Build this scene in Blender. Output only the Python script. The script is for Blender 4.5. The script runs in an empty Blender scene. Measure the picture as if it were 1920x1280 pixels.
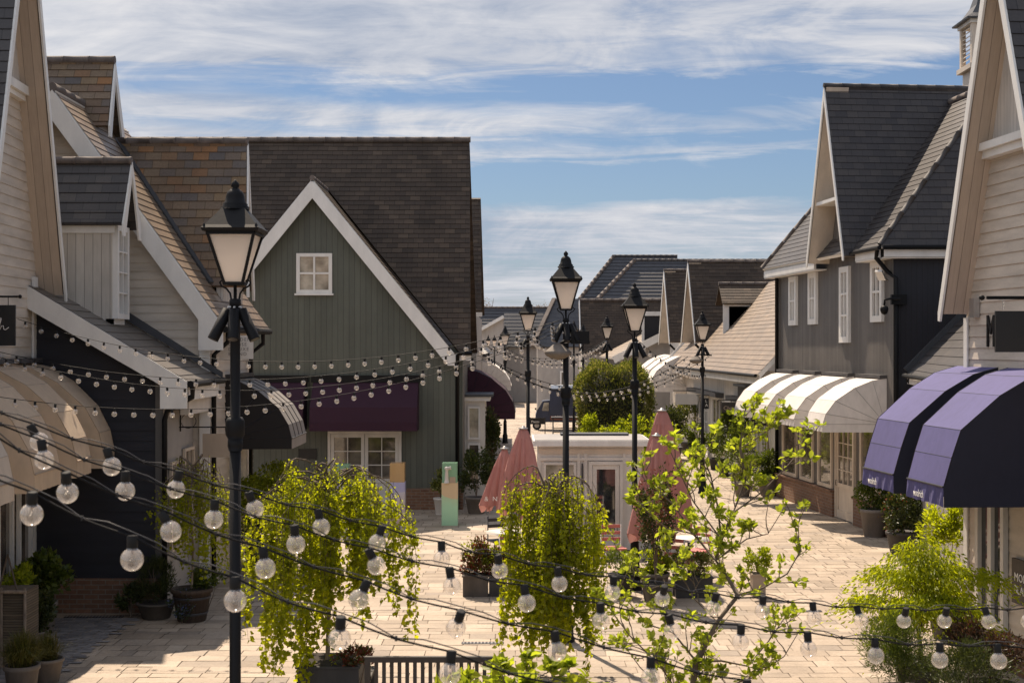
import bpy, math, random
import numpy as np
from mathutils import Vector, Matrix
random.seed(7); RNG = np.random.default_rng(7)
SC = bpy.context.scene
R = math.radians
# ------------------------------------------------------------------ camera
F, HY, C = 2600.0, 650.0, 4.2          # focal length in pixels of a 1920 wide frame, horizon row, eye height
cam = bpy.data.cameras.new("camera"); camo = bpy.data.objects.new("camera", cam)
SC.collection.objects.link(camo); SC.camera = camo
camo.location = (0, 0, C); camo.rotation_euler = (R(90), 0, 0)
cam.sensor_width = 36.0; cam.lens = 36.0 * F / 1920.0; cam.shift_y = (HY - 640.0) / 1920.0
cam.dof.use_dof = True; cam.dof.focus_distance = 27.0; cam.dof.aperture_fstop = 8.0; cam.clip_start = 0.1; cam.clip_end = 3000
# ------------------------------------------------------------------ light
SUN_EL, SUN_AZ = R(56), R(-20)          # azimuth measured from +Y (view direction), negative = to the left
SUN_STRENGTH, SKY_STRENGTH, EXPOSURE = 4.5, 0.078, 0.82
SC.render.engine = 'CYCLES'
SC.view_settings.view_transform = 'Standard'; SC.view_settings.look = 'None'
SC.view_settings.exposure = EXPOSURE; SC.view_settings.gamma = 1.0; SC.view_settings.use_curve_mapping = False
SC.cycles.max_bounces = 7; SC.cycles.transparent_max_bounces = 24; SC.cycles.use_denoising = True
sund = Vector((math.sin(SUN_AZ) * math.cos(SUN_EL), math.cos(SUN_AZ) * math.cos(SUN_EL), math.sin(SUN_EL)))
sl = bpy.data.lights.new("sun", 'SUN'); sl.energy = SUN_STRENGTH; sl.angle = R(0.6); sl.color = (1.0, 0.83, 0.65)
so = bpy.data.objects.new("sun", sl); SC.collection.objects.link(so)
so.rotation_euler = sund.to_track_quat('Z', 'Y').to_euler(); so.location = (-20, 40, 60)
W = bpy.data.worlds.new("World"); SC.world = W; W.use_nodes = True
nt = W.node_tree; nt.nodes.clear(); N_, L_ = nt.nodes, nt.links
def wn(t, **k):
    n = N_.new(t)
    for a, b in k.items(): setattr(n, a, b)
    return n
out = wn('ShaderNodeOutputWorld'); sky = wn('ShaderNodeTexSky', sky_type='NISHITA', sun_disc=False)
sky.sun_elevation = SUN_EL; sky.sun_rotation = SUN_AZ; sky.air_density = 1.0; sky.dust_density = 0.6; sky.ozone_density = 2.5
bg = wn('ShaderNodeBackground'); bg.inputs[1].default_value = SKY_STRENGTH; L_.new(sky.outputs[0], bg.inputs[0])
bgc = wn('ShaderNodeBackground'); bgc.inputs[1].default_value = 0.47
tc = wn('ShaderNodeTexCoord'); sep = wn('ShaderNodeSeparateXYZ'); L_.new(tc.outputs['Generated'], sep.inputs[0])
def wm(op, a, b=None, c=None, clamp=False):
    n = wn('ShaderNodeMath', operation=op, use_clamp=clamp)
    for i, v in enumerate((a, b, c)):
        if v is None: continue
        if isinstance(v, (int, float)): n.inputs[i].default_value = v
        else: L_.new(v, n.inputs[i])
    return n.outputs[0]
zz = wm('MAXIMUM', sep.outputs[2], 0.0); zp = wm('ADD', zz, 0.075)
u_ = wm('DIVIDE', sep.outputs[0], zp); v_ = wm('DIVIDE', sep.outputs[1], zp)
def wnoise(sx, sy, off, detail, rough, dist=0.0):
    cx = wn('ShaderNodeCombineXYZ'); L_.new(wm('MULTIPLY', u_, sx), cx.inputs[0]); L_.new(wm('MULTIPLY', v_, sy), cx.inputs[1]); cx.inputs[2].default_value = off
    n = wn('ShaderNodeTexNoise'); n.inputs['Scale'].default_value = 1.0; n.inputs['Detail'].default_value = detail
    n.inputs['Roughness'].default_value = rough; n.inputs['Distortion'].default_value = dist
    L_.new(cx.outputs[0], n.inputs['Vector']); return n.outputs[0]
n1 = wnoise(0.50, 1.05, 3.3, 10.0, 0.60, 0.6); n2 = wnoise(1.9, 5.2, 9.1, 9.0, 0.66, 1.0); n3 = wnoise(0.9, 0.5, 1.7, 3.0, 0.5)
def wramp(x, pts):
    r = wn('ShaderNodeValToRGB'); e = r.color_ramp.elements
    e[0].position, e[0].color = pts[0][0], (pts[0][1],) * 3 + (1,); e[1].position, e[1].color = pts[-1][0], (pts[-1][1],) * 3 + (1,)
    for p, v in pts[1:-1]:
        q = e.new(p); q.color = (v, v, v, 1)
    L_.new(x, r.inputs[0]); return r.outputs[0]
# cloud sheets at several heights, wavy edges; heavier to the left
zw = wm('ADD', zz, wm('ADD', wm('MULTIPLY', wm('SUBTRACT', n3, 0.5), 0.045), wm('MULTIPLY', wm('SUBTRACT', n2, 0.5), 0.022)))
cover = wramp(zw, [(0.0, 0.70), (0.055, 0.76), (0.095, 0.80), (0.106, 0.30), (0.128, 0.26), (0.138, 0.34), (0.143, 0.66), (0.150, 0.34), (0.158, 0.56), (0.166, 0.62), (0.174, 0.26), (0.186, 0.36), (0.196, 0.76), (0.26, 0.90), (0.40, 0.60), (1.0, 0.60)])
side = wm('MULTIPLY', sep.outputs[0], -0.85)
side = wm('MINIMUM', wm('MAXIMUM', side, -0.10), 0.26)
c4 = wn('ShaderNodeCombineXYZ'); L_.new(wm('MULTIPLY', sep.outputs[0], 9.0), c4.inputs[0]); L_.new(wm('MULTIPLY', zz, 30.0), c4.inputs[1]); c4.inputs[2].default_value = 4.4
n4n = wn('ShaderNodeTexNoise'); n4n.inputs['Scale'].default_value = 1.0; n4n.inputs['Detail'].default_value = 10.0; n4n.inputs['Roughness'].default_value = 0.62; n4n.inputs['Distortion'].default_value = 0.7; L_.new(c4.outputs[0], n4n.inputs['Vector']); n4 = n4n.outputs[0]
f0 = wm('ADD', wm('ADD', wm('MULTIPLY', n1, 0.7), wm('ADD', wm('MULTIPLY', n2, 0.45), wm('MULTIPLY', n4, 0.75))), wm('ADD', cover, side))
fac = wm('MULTIPLY', wm('SUBTRACT', f0, 1.30), 2.5, clamp=True); fac = wm('MULTIPLY', fac, 0.94)
ccol = wn('ShaderNodeMix', data_type='RGBA'); ccol.inputs[6].default_value = (0.46, 0.53, 0.67, 1); ccol.inputs[7].default_value = (0.96, 0.95, 0.97, 1)
L_.new(wm('ADD', wm('MULTIPLY', wm('ADD', wm('MULTIPLY', wm('ADD', n2, n1), .5), n4), 2.1), -1.62, clamp=True), ccol.inputs[0]); L_.new(ccol.outputs[2], bgc.inputs[0])
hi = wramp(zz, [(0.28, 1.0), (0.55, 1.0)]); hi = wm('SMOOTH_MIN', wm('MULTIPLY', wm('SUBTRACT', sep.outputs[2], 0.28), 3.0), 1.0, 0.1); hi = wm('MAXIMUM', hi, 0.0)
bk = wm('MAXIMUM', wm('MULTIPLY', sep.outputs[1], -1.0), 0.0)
L_.new(wm('MULTIPLY', wm('ADD', wm('ADD', 0.93, wm('MULTIPLY', hi, 0.40)), wm('MULTIPLY', bk, 0.35)), 0.50), bgc.inputs[1])  # extra brightness added to unseen clouds overhead and behind the camera, filling the shade
tint = wn('ShaderNodeMix', data_type='RGBA', blend_type='MULTIPLY'); tint.inputs[0].default_value = 1.0; tint.inputs[7].default_value = (0.46, 0.495, 0.56, 1); L_.new(sky.outputs[0], tint.inputs[6]); L_.new(tint.outputs[2], bg.inputs[0])
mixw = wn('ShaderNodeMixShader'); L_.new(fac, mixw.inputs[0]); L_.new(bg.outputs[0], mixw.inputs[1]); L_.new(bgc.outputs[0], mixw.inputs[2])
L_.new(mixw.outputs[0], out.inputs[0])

# ------------------------------------------------------------------ coordinates
def P(px, py, d): return Vector(((px - 960) / F * d, d, C - (py - HY) / F * d))
def ZZ(py, d): return C - (py - HY) / F * d
def XX(px, d): return (px - 960) / F * d
def front(d):                      # a plane facing the camera: u = world X, n toward the camera
    return lambda u, n, z: Vector((u, d - n, z))
def street(a, m, side):            # a wall running down the street, X = a + m*d ; side -1: faces -X, +1: faces +X
    k = 1 / math.sqrt(1 + m * m)
    nx, ny = (-k, m * k) if side < 0 else (k, -m * k)
    return lambda u, n, z: Vector((a + m * u + nx * n, u + ny * n, z))

# ------------------------------------------------------------------ materials
MATS = {}
def mat(name):
    m = bpy.data.materials.new(name); m.use_nodes = True
    m.node_tree.nodes['Principled BSDF'].inputs['Roughness'].default_value = 0.6
    MATS[name] = m; return m
class NG:
    def __init__(s, m): s.m = m; s.t = m.node_tree; s.b = s.t.nodes['Principled BSDF']
    def n(s, t, **k):
        n = s.t.nodes.new(t)
        for a, b in k.items(): setattr(n, a, b)
        return n
    def l(s, a, b): s.t.links.new(a, b)
    def val(s, sock, v):
        if isinstance(v, (int, float)): sock.default_value = v
        elif isinstance(v, tuple): sock.default_value = v if len(v) == 4 or len(sock.default_value) == 3 else v + (1,)
        else: s.l(v, sock)
    def math(s, op, a, b=None, clamp=False):
        n = s.n('ShaderNodeMath', operation=op, use_clamp=clamp); s.val(n.inputs[0], a)
        if b is not None: s.val(n.inputs[1], b)
        return n.outputs[0]
    def noise(s, scale, detail=4, vec=None, rough=0.55, sc=None):
        n = s.n('ShaderNodeTexNoise'); n.inputs['Scale'].default_value = scale; n.inputs['Detail'].default_value = detail; n.inputs['Roughness'].default_value = rough
        if vec is None: vec = s.n('ShaderNodeTexCoord').outputs['Object']
        if sc:
            mp = s.n('ShaderNodeMapping'); mp.inputs['Scale'].default_value = sc; s.l(vec, mp.inputs[0]); vec = mp.outputs[0]
        s.l(vec, n.inputs['Vector']); return n.outputs[0]
    def uv(s): return s.n('ShaderNodeTexCoord').outputs['UV']
    def ramp(s, x, pts):
        r = s.n('ShaderNodeValToRGB'); e = r.color_ramp.elements
        f = lambda c: tuple(c) + (1,) if not isinstance(c, (int, float)) else (c, c, c, 1)
        e[0].position, e[0].color = pts[0][0], f(pts[0][1]); e[1].position, e[1].color = pts[-1][0], f(pts[-1][1])
        for p, v in pts[1:-1]:
            q = e.new(p); q.color = f(v)
        s.l(x, r.inputs[0]); return r.outputs[0]
    def mix(s, fac, a, b, mode='MIX'):
        n = s.n('ShaderNodeMix', data_type='RGBA', blend_type=mode); s.val(n.inputs[0], fac); s.val(n.inputs[6], a); s.val(n.inputs[7], b); return n.outputs[2]
    def bump(s, h, strength=0.4, dist=0.01):
        n = s.n('ShaderNodeBump'); n.inputs['Strength'].default_value = strength; n.inputs['Distance'].default_value = dist
        s.l(h, n.inputs['Height']); s.l(n.outputs[0], s.b.inputs['Normal'])
    def col(s, c): s.val(s.b.inputs['Base Color'], c)
    def rough(s, v): s.val(s.b.inputs['Roughness'], v)
def mul(c, k): return tuple(x * k for x in c)
def m_paint(name, c, rough=0.5, dirt=0.12, sc=(1.5, 1.5, 0.5), metal=0.0):
    g = NG(mat(name)); n1 = g.noise(2.2, 6, sc=sc); n2 = g.noise(28, 3, sc=sc)
    f = g.ramp(n1, [(0.3, 1.0), (0.72, 1 - dirt * 2)]); f2 = g.ramp(n2, [(0.3, 1.0), (0.8, 1 - dirt * 0.7)])
    g.col(g.mix(1.0, g.mix(1.0, c, f, 'MULTIPLY'), f2, 'MULTIPLY')); g.rough(rough); g.b.inputs['Metallic'].default_value = metal
    g.bump(n2, 0.12, 0.004); return g.m
def m_boards(name, c, pitch=0.13, rough=0.55, dirt=0.14, horiz=False, groove=0.05, gd=0.35, bright=0.5):
    g = NG(mat(name)); uv = g.uv(); sp = g.n('ShaderNodeSeparateXYZ'); g.l(uv, sp.inputs[0])
    x = g.math('DIVIDE', sp.outputs[1 if horiz else 0], pitch); fr = g.math('FRACT', x); fl = g.math('FLOOR', x)
    wn_ = g.n('ShaderNodeTexWhiteNoise', noise_dimensions='1D'); g.l(fl, wn_.inputs['W'])
    tint = g.ramp(wn_.outputs[0], [(0.0, 1 - dirt * 1.3), (1.0, 1.0)])
    d = g.math('ABSOLUTE', g.math('SUBTRACT', fr, 0.5)); gm = g.ramp(d, [(0.5 - groove, 1.0), (0.5 - groove * 0.35, gd)])
    n1 = g.noise(1.4, 6, vec=uv, sc=(1, 1, 1)); n2 = g.noise(9, 5, vec=uv, sc=(4, 0.35, 1) if not horiz else (0.35, 4, 1))
    f = g.ramp(n1, [(0.3, 1.0), (0.75, 1 - dirt)]); f2 = g.ramp(n2, [(0.35, 1.0), (0.75, 1 - dirt)])
    n5 = g.noise(.55, 5, vec=uv, sc=(3, .6, 1) if not horiz else (.6, 3, 1)); cc = g.mix(1.0, c, tint, 'MULTIPLY'); cc = g.mix(1.0, cc, g.ramp(n5, [(.35, 1.0), (.7, 1 - dirt)]), 'MULTIPLY'); cc = g.mix(1.0, cc, f, 'MULTIPLY'); cc = g.mix(1.0, cc, f2, 'MULTIPLY'); cc = g.mix(1.0, cc, gm, 'MULTIPLY')
    g.col(cc); g.rough(rough); g.bump(gm, 0.6, 0.012); return g.m
def m_tiles(name, cols, row=0.16, width=0.27, rough=0.50, var=0.35, dark=0.38, spec=0.9):
    g = NG(mat(name)); uv = g.uv()
    br = g.n('ShaderNodeTexBrick'); br.offset = 0.5; g.l(uv, br.inputs['Vector'])
    br.inputs['Color1'].default_value = (0, 0, 0, 1); br.inputs['Color2'].default_value = (1, 1, 1, 1); br.inputs['Mortar'].default_value = (0.5, 0.5, 0.5, 1)
    br.inputs['Scale'].default_value = 1.0; br.inputs['Mortar Size'].default_value = 0.007; br.inputs['Brick Width'].default_value = width; br.inputs['Row Height'].default_value = row; br.inputs['Mortar Smooth'].default_value = 0.3
    k = len(cols); rp = g.ramp(br.outputs[0], [(i / max(1, k - 1), c) for i, c in enumerate(cols)])
    n1 = g.noise(1.1, 6, vec=uv); n2 = g.noise(24, 5, vec=uv, rough=0.7)
    f = g.ramp(n1, [(0.3, 1.0), (0.72, 1 - var)]); f2 = g.ramp(n2, [(0.3, 1.12), (0.75, 0.72)])
    cc = g.mix(1.0, rp, f, 'MULTIPLY'); cc = g.mix(1.0, cc, f2, 'MULTIPLY')
    gap = g.ramp(br.outputs['Fac'], [(0.0, 1.0), (1.0, dark)]); cc = g.mix(1.0, cc, gap, 'MULTIPLY')
    g.col(cc); g.rough(rough); g.b.inputs['Specular IOR Level'].default_value = spec
    h = g.math('ADD', g.math('MULTIPLY', br.outputs['Fac'], -1.0), g.math('MULTIPLY', n2, 0.5)); g.bump(h, 0.25, 0.005); return g.m
def m_brick(name, c1, c2, mortar):
    g = NG(mat(name)); uv = g.uv(); br = g.n('ShaderNodeTexBrick'); g.l(uv, br.inputs['Vector'])
    br.inputs['Color1'].default_value = c1 + (1,); br.inputs['Color2'].default_value = c2 + (1,); br.inputs['Mortar'].default_value = mortar + (1,)
    br.inputs['Scale'].default_value = 1; br.inputs['Mortar Size'].default_value = 0.008; br.inputs['Brick Width'].default_value = 0.225; br.inputs['Row Height'].default_value = 0.075
    n2 = g.noise(14, 5, vec=uv); g.col(g.mix(1.0, br.outputs[0], g.ramp(n2, [(0.3, 1.1), (0.8, 0.7)]), 'MULTIPLY')); g.rough(0.85)
    g.bump(g.math('MULTIPLY', br.outputs['Fac'], -1.0), 0.6, 0.01); return g.m
def m_fabric(name, c, trans=0.25, rough=0.85):
    g = NG(mat(name)); n1 = g.noise(1.3, 5); n2 = g.noise(160, 2); n3 = g.noise(6, 4, sc=(1.5, 1.5, 0.8))
    cc = g.mix(1.0, c, g.ramp(n1, [(0.3, 1.0), (0.75, 0.86)]), 'MULTIPLY'); cc = g.mix(1.0, cc, g.ramp(n3, [(0.4, 1.0), (0.8, 0.86)]), 'MULTIPLY')
    g.col(cc); g.rough(rough); g.bump(g.math('ADD', g.math('MULTIPLY', n2, 0.12), n3), 0.16, 0.02)
    tr = g.n('ShaderNodeBsdfTranslucent'); g.l(cc, tr.inputs[0]); mx = g.n('ShaderNodeMixShader'); mx.inputs[0].default_value = trans
    o = g.t.nodes['Material Output']; g.l(g.b.outputs[0], mx.inputs[1]); g.l(tr.outputs[0], mx.inputs[2]); g.l(mx.outputs[0], o.inputs[0]); return g.m
def m_leaf(name, cols, trans=0.5, tcol=(1.5, 1.45, 0.5), rough=0.45):
    g = NG(mat(name)); geo = g.n('ShaderNodeNewGeometry'); k = len(cols)
    c = g.ramp(geo.outputs['Random Per Island'], [(i / max(1, k - 1), q) for i, q in enumerate(cols)])
    c = g.mix(1.0, c, g.ramp(g.noise(1.6, 3), [(0.35, 0.72), (0.7, 1.15)]), 'MULTIPLY')
    g.col(c); g.rough(rough); g.b.inputs['Specular IOR Level'].default_value = 0.35
    tr = g.n('ShaderNodeBsdfTranslucent'); g.l(g.mix(1.0, c, tcol, 'MULTIPLY'), tr.inputs[0])
    mx = g.n('ShaderNodeMixShader'); mx.inputs[0].default_value = trans; o = g.t.nodes['Material Output']
    g.l(g.b.outputs[0], mx.inputs[1]); g.l(tr.outputs[0], mx.inputs[2]); g.l(mx.outputs[0], o.inputs[0]); return g.m
def m_bark(name, c):
    g = NG(mat(name)); n = g.noise(30, 6, sc=(1, 1, 0.35)); g.col(g.mix(1.0, c, g.ramp(n, [(0.3, 0.6), (0.7, 1.25)]), 'MULTIPLY')); g.rough(0.85); g.bump(n, 0.7, 0.01); return g.m
def m_pane(name, c=(0.02, 0.022, 0.025), rough=0.04):
    g = NG(mat(name)); n = g.noise(2.3, 4); g.col(g.mix(1.0, c, g.ramp(n, [(0.35, 0.5), (0.7, 1.8)]), 'MULTIPLY')); g.rough(rough)
    g.b.inputs['Specular IOR Level'].default_value = 0.9; g.b.inputs['IOR'].default_value = 1.6
    g.bump(g.noise(1.2, 2), 0.05, 0.02); return g.m

WHITE = m_paint("white_paint", (0.68, 0.645, 0.59)); CREAM = m_paint("cream_paint", (0.62, 0.53, 0.43)); TRIM = m_paint("bargeboard_white", (0.76, 0.745, 0.71), dirt=0.08)
CLAP = m_paint("clapboard_beige", (0.62, 0.545, 0.46), dirt=0.16, sc=(0.6, 0.6, 3)); CLAPW = m_paint("clapboard_white", (0.62, 0.55, 0.465), dirt=0.14, sc=(0.6, 0.6, 3))
NAVY = m_paint("clapboard_navy", (0.017, 0.018, 0.027), rough=0.7, dirt=0.2, sc=(0.6, 0.6, 3))
SOFFIT = m_boards("soffit_boards_tan", (0.60, 0.48, 0.37), pitch=0.14, groove=0.03)
PANEL = m_boards("panel_white_boards", (0.66, 0.61, 0.55), pitch=0.09, groove=0.06, gd=0.6)
GREEN = m_boards("boards_green", (0.110, 0.120, 0.096), pitch=0.145, groove=0.045, gd=0.4)
GREYB = m_boards("boards_grey", (0.165, 0.150, 0.137), pitch=0.10, groove=0.05, gd=0.6, dirt=0.2)
NAVYB = m_boards("boards_navy", (0.010, 0.010, 0.017), pitch=0.12, groove=0.06, rough=0.6)
WHITEB = m_boards("boards_white_vertical", (0.66, 0.61, 0.54), pitch=0.14, groove=0.04)
GREYW = m_paint("grey_render", (0.33, 0.31, 0.29)); FARW = m_paint("far_wall_grey", (0.42, 0.39, 0.36)); DARKW = m_paint("dark_grey_wall", (0.10, 0.095, 0.09))
T_MULTI = m_tiles("tiles_mixed_brown", [(0.17, 0.115, 0.075), (0.22, 0.155, 0.10), (0.13, 0.115, 0.11), (0.27, 0.185, 0.105), (0.15, 0.12, 0.10), (0.31, 0.155, 0.065), (0.19, 0.14, 0.095)], row=0.17, width=0.30, rough=.7, spec=.3)
T_BROWN = m_tiles("tiles_dark_brown", [(0.050, 0.036, 0.026), (0.080, 0.057, 0.040), (0.060, 0.043, 0.032), (0.108, 0.077, 0.053)], row=0.16, width=0.28, rough=0.7, spec=0.3)
T_SLATE = m_tiles("slates_blue_black", [(0.036, 0.032, 0.034), (0.056, 0.049, 0.047), (0.044, 0.039, 0.040), (0.070, 0.060, 0.054)], row=0.17, width=0.27, rough=0.48, var=0.25, spec=0.45)
T_TAN = m_tiles("tiles_weathered_tan", [(0.18, 0.122, 0.076), (0.25, 0.172, 0.108), (0.20, 0.142, 0.092), (0.29, 0.20, 0.122)], row=0.17, width=0.28)
T_LEAN = m_tiles("slates_grey_lean_to", [(0.115, 0.098, 0.082), (0.16, 0.135, 0.110), (0.13, 0.112, 0.095)], row=0.22, width=0.25, rough=0.42, spec=1.0)
T_FAR = m_tiles("tiles_far_slate", [(0.025, 0.026, 0.034), (0.036, 0.036, 0.044)], row=0.34, width=0.33, rough=0.55)
RIDGE = m_paint("ridge_tile_clay", (0.17, 0.14, 0.125), rough=0.8, dirt=0.25); RIDGEN = m_paint("ridge_tile_dark", (0.075, 0.07, 0.07), rough=0.7, dirt=0.2)
LEAD = m_paint("lead_flashing", (0.06, 0.062, 0.068), rough=0.5); BRICKM = m_brick("brick_red_brown", (0.15, 0.075, 0.045), (0.22, 0.115, 0.068), (0.20, 0.165, 0.13))
BLACK = m_paint("black_enamel", (0.006, 0.006, 0.007), rough=0.6, dirt=0.1); BLACK.node_tree.nodes['Principled BSDF'].inputs['Specular IOR Level'].default_value = 0.22; DARKM = m_paint("dark_metal", (0.035, 0.035, 0.04), rough=0.45); STEEL = m_paint("brushed_steel", (0.5, 0.48, 0.46), rough=0.35, metal=0.7)
PANE = m_pane("window_glass"); PANED = m_pane("window_glass_dim", (0.10, 0.085, 0.07)); PANEL_L = m_pane("window_glass_light", (0.30, 0.27, 0.22), rough=0.1)
BLIND = m_paint("window_blind", (0.36, 0.31, 0.24))
F_TAN = m_fabric("canvas_tan", (0.74, 0.595, 0.44), 0.4); F_OFF = m_fabric("canvas_off_white", (0.66, 0.58, 0.49), 0.3); F_WHITE = m_fabric("canvas_white", (0.78, 0.74, 0.70), 0.18)
F_PURPLE = m_fabric("canvas_violet_blue", (0.088, 0.082, 0.215), 0.0); F_PURPLE_SHADE = m_fabric("canvas_violet_shade", (0.012, 0.013, 0.028), 0.0); F_PLUM = m_fabric("canvas_plum", (0.034, 0.007, 0.022), 0.05)  # awning side panels get a darkened violet: their shade put into the colour
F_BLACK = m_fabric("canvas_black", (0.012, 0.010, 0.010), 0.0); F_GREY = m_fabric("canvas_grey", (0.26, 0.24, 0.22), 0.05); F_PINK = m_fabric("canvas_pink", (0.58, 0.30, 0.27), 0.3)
SEAM = m_paint("seam_stitching", (0.36, 0.33, 0.30)); SEAMD = m_paint("seam_dark", (0.02, 0.02, 0.025))
TERRA = m_paint("pot_grey_clay", (0.20, 0.17, 0.145), rough=0.8, dirt=0.25); POTD = m_paint("pot_dark", (0.055, 0.052, 0.05), rough=0.7, dirt=0.2); POTB = m_paint("planter_grey_brown", (0.12, 0.10, 0.082), rough=0.8, dirt=0.25)
SOIL = m_paint("soil", (0.035, 0.025, 0.018), rough=0.95, dirt=0.3); WOOD = m_boards("barrel_staves", (0.07, 0.045, 0.03), pitch=0.09, rough=0.8); BENCHM = m_paint("bench_dark_timber", (0.04, 0.033, 0.028), rough=0.6, dirt=0.25)
BLUEV = m_paint("van_blue_paint", (0.030, 0.040, 0.075), rough=0.35); CHROME = m_paint("bright_metal", (0.7, 0.7, 0.7), rough=0.25, metal=0.9); TYRE = m_paint("tyre_rubber", (0.02, 0.02, 0.02), rough=0.8)
SIGNW = m_paint("sign_white", (0.62, 0.58, 0.53), dirt=0.06); SIGNT = m_paint("sign_tan", (0.42, 0.33, 0.25), dirt=0.08); SIGNB = m_paint("sign_black", (0.006, 0.006, 0.007), rough=0.5); LETW = m_paint("letter_white", (0.8, 0.78, 0.74), dirt=0.03); LETG = m_paint("letter_grey", (0.12, 0.11, 0.11))
BARK = m_bark("bark_brown", (0.115, 0.085, 0.06)); BARKP = m_bark("bark_pale", (0.22, 0.17, 0.125))
LF_BIRCH = m_leaf("leaf_birch", [(0.20, 0.235, 0.010), (0.31, 0.35, 0.014), (0.38, 0.40, 0.018), (0.25, 0.29, 0.012)], 0.68)
LF_APPLE = m_leaf("leaf_apple", [(0.19, 0.24, 0.022), (0.29, 0.35, 0.035), (0.37, 0.41, 0.05), (0.21, 0.25, 0.05)], 0.66, (1.4, 1.4, 0.6))
LF_ACER = m_leaf("leaf_acer", [(0.22, 0.27, 0.012), (0.32, 0.37, 0.018), (0.39, 0.42, 0.02)], 0.68)
LF_DARK = m_leaf("leaf_dark", [(0.025, 0.036, 0.012), (0.045, 0.060, 0.016), (0.07, 0.085, 0.02)], 0.3)
LF_MID = m_leaf("leaf_mid", [(0.05, 0.075, 0.015), (0.085, 0.12, 0.02), (0.13, 0.16, 0.025)], 0.45)
LF_IVY = m_leaf("leaf_ivy", [(0.05, 0.065, 0.014), (0.11, 0.135, 0.026), (0.20, 0.21, 0.05), (0.30, 0.27, 0.12)], 0.42, (1.3, 1.3, 0.6))
LF_YOUNG = m_leaf("leaf_young", [(0.15, 0.20, 0.015), (0.24, 0.29, 0.02), (0.30, 0.34, 0.03)], 0.62)
LF_RED = m_leaf("leaf_red", [(0.13, 0.03, 0.02), (0.20, 0.055, 0.03), (0.07, 0.08, 0.02), (0.10, 0.12, 0.025)], 0.4, (1.3, 0.9, 0.6))
LF_BARE = m_leaf("twig_haze", [(0.28, 0.21, 0.13), (0.22, 0.16, 0.10)], 0.3, (1, 1, 1)); LF_BLUE = m_leaf("petal_blue", [(0.10, 0.12, 0.30), (0.05, 0.07, 0.03), (0.04, 0.06, 0.02)], 0.3)
LF_GRASS = m_leaf("blade_grass", [(0.07, 0.085, 0.018), (0.12, 0.12, 0.03), (0.16, 0.13, 0.05)], 0.4)
# opal lantern glass: pale, scatters light through it
g = NG(mat("opal_glass")); g.col((0.93, 0.82, 0.72, 1)); g.rough(0.25)
tr = g.n('ShaderNodeBsdfTranslucent'); tr.inputs[0].default_value = (1.0, 0.95, 0.90, 1); mx = g.n('ShaderNodeMixShader'); mx.inputs[0].default_value = 0.62
g.l(g.b.outputs[0], mx.inputs[1]); g.l(tr.outputs[0], mx.inputs[2]); g.l(mx.outputs[0], g.t.nodes['Material Output'].inputs[0]); OPAL = g.m
# thin clear glass of the bulbs and cases
def m_thin(name, tint=(0.97, 0.95, 0.92), veil=0.17, vcol=(0.8, 0.74, 0.68), gl=0.05):
    g = NG(mat(name)); t = g.n('ShaderNodeBsdfTransparent'); t.inputs[0].default_value = tint + (1,)
    gs = g.n('ShaderNodeBsdfGlossy'); gs.inputs['Roughness'].default_value = 0.06; gs.inputs[0].default_value = (1, 1, 1, 1)
    lw = g.n('ShaderNodeLayerWeight'); lw.inputs[0].default_value = 0.35
    f = g.math('ADD', g.math('MULTIPLY', lw.outputs['Facing'], 0.42), gl, clamp=True)
    df = g.n('ShaderNodeBsdfDiffuse'); df.inputs[0].default_value = vcol + (1,); tl = g.n('ShaderNodeBsdfTranslucent'); tl.inputs[0].default_value = vcol + (1,)
    a = g.n('ShaderNodeMixShader'); a.inputs[0].default_value = 0.6; g.l(df.outputs[0], a.inputs[1]); g.l(tl.outputs[0], a.inputs[2])
    b = g.n('ShaderNodeMixShader'); b.inputs[0].default_value = veil; g.l(t.outputs[0], b.inputs[1]); g.l(a.outputs[0], b.inputs[2])
    m = g.n('ShaderNodeMixShader'); g.l(f, m.inputs[0]); g.l(b.outputs[0], m.inputs[1]); g.l(gs.outputs[0], m.inputs[2])
    g.l(m.outputs[0], g.t.nodes['Material Output'].inputs[0]); return g.m
BULB = m_thin("bulb_glass"); CASE = m_thin("case_glass", veil=0.12)
# flagstones: per stone colour from an attribute
g = NG(mat("flagstones")); at = g.n('ShaderNodeAttribute'); at.attribute_name = 'stone'
cc = g.ramp(at.outputs['Fac'], [(0.0, (0.30, 0.238, 0.175)), (0.25, (0.42, 0.338, 0.255)), (0.5, (0.36, 0.285, 0.212)), (0.8, (0.47, 0.382, 0.292)), (1.0, (0.28, 0.228, 0.178))])
nz = g.noise(1.3, 7); nf = g.noise(18, 6, rough=0.7)
cc = g.mix(1.0, cc, g.ramp(nz, [(0.3, 1.06), (0.72, 0.72)]), 'MULTIPLY'); cc = g.mix(1.0, cc, g.ramp(nf, [(0.3, 1.10), (0.75, 0.76)]), 'MULTIPLY')
g.col(cc); g.rough(0.7); g.bump(g.math('ADD', nf, g.noise(4, 4)), 0.35, 0.02); FLAG = g.m
JOINT = m_paint("joint_mortar", (0.27, 0.21, 0.155), rough=0.95, dirt=0.3)
g = NG(mat("granite_setts")); at = g.n('ShaderNodeAttribute'); at.attribute_name = 'stone'
g.col(g.mix(1.0, g.ramp(at.outputs['Fac'], [(0.0, (0.16, 0.15, 0.15)), (1.0, (0.27, 0.25, 0.24))]), g.ramp(g.noise(20, 5), [(0.3, 1.1), (0.8, 0.75)]), 'MULTIPLY')); g.rough(0.75); SETT = g.m
FIELD = m_paint("field_ground", (0.10, 0.10, 0.06), rough=0.95, dirt=0.3)

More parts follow.
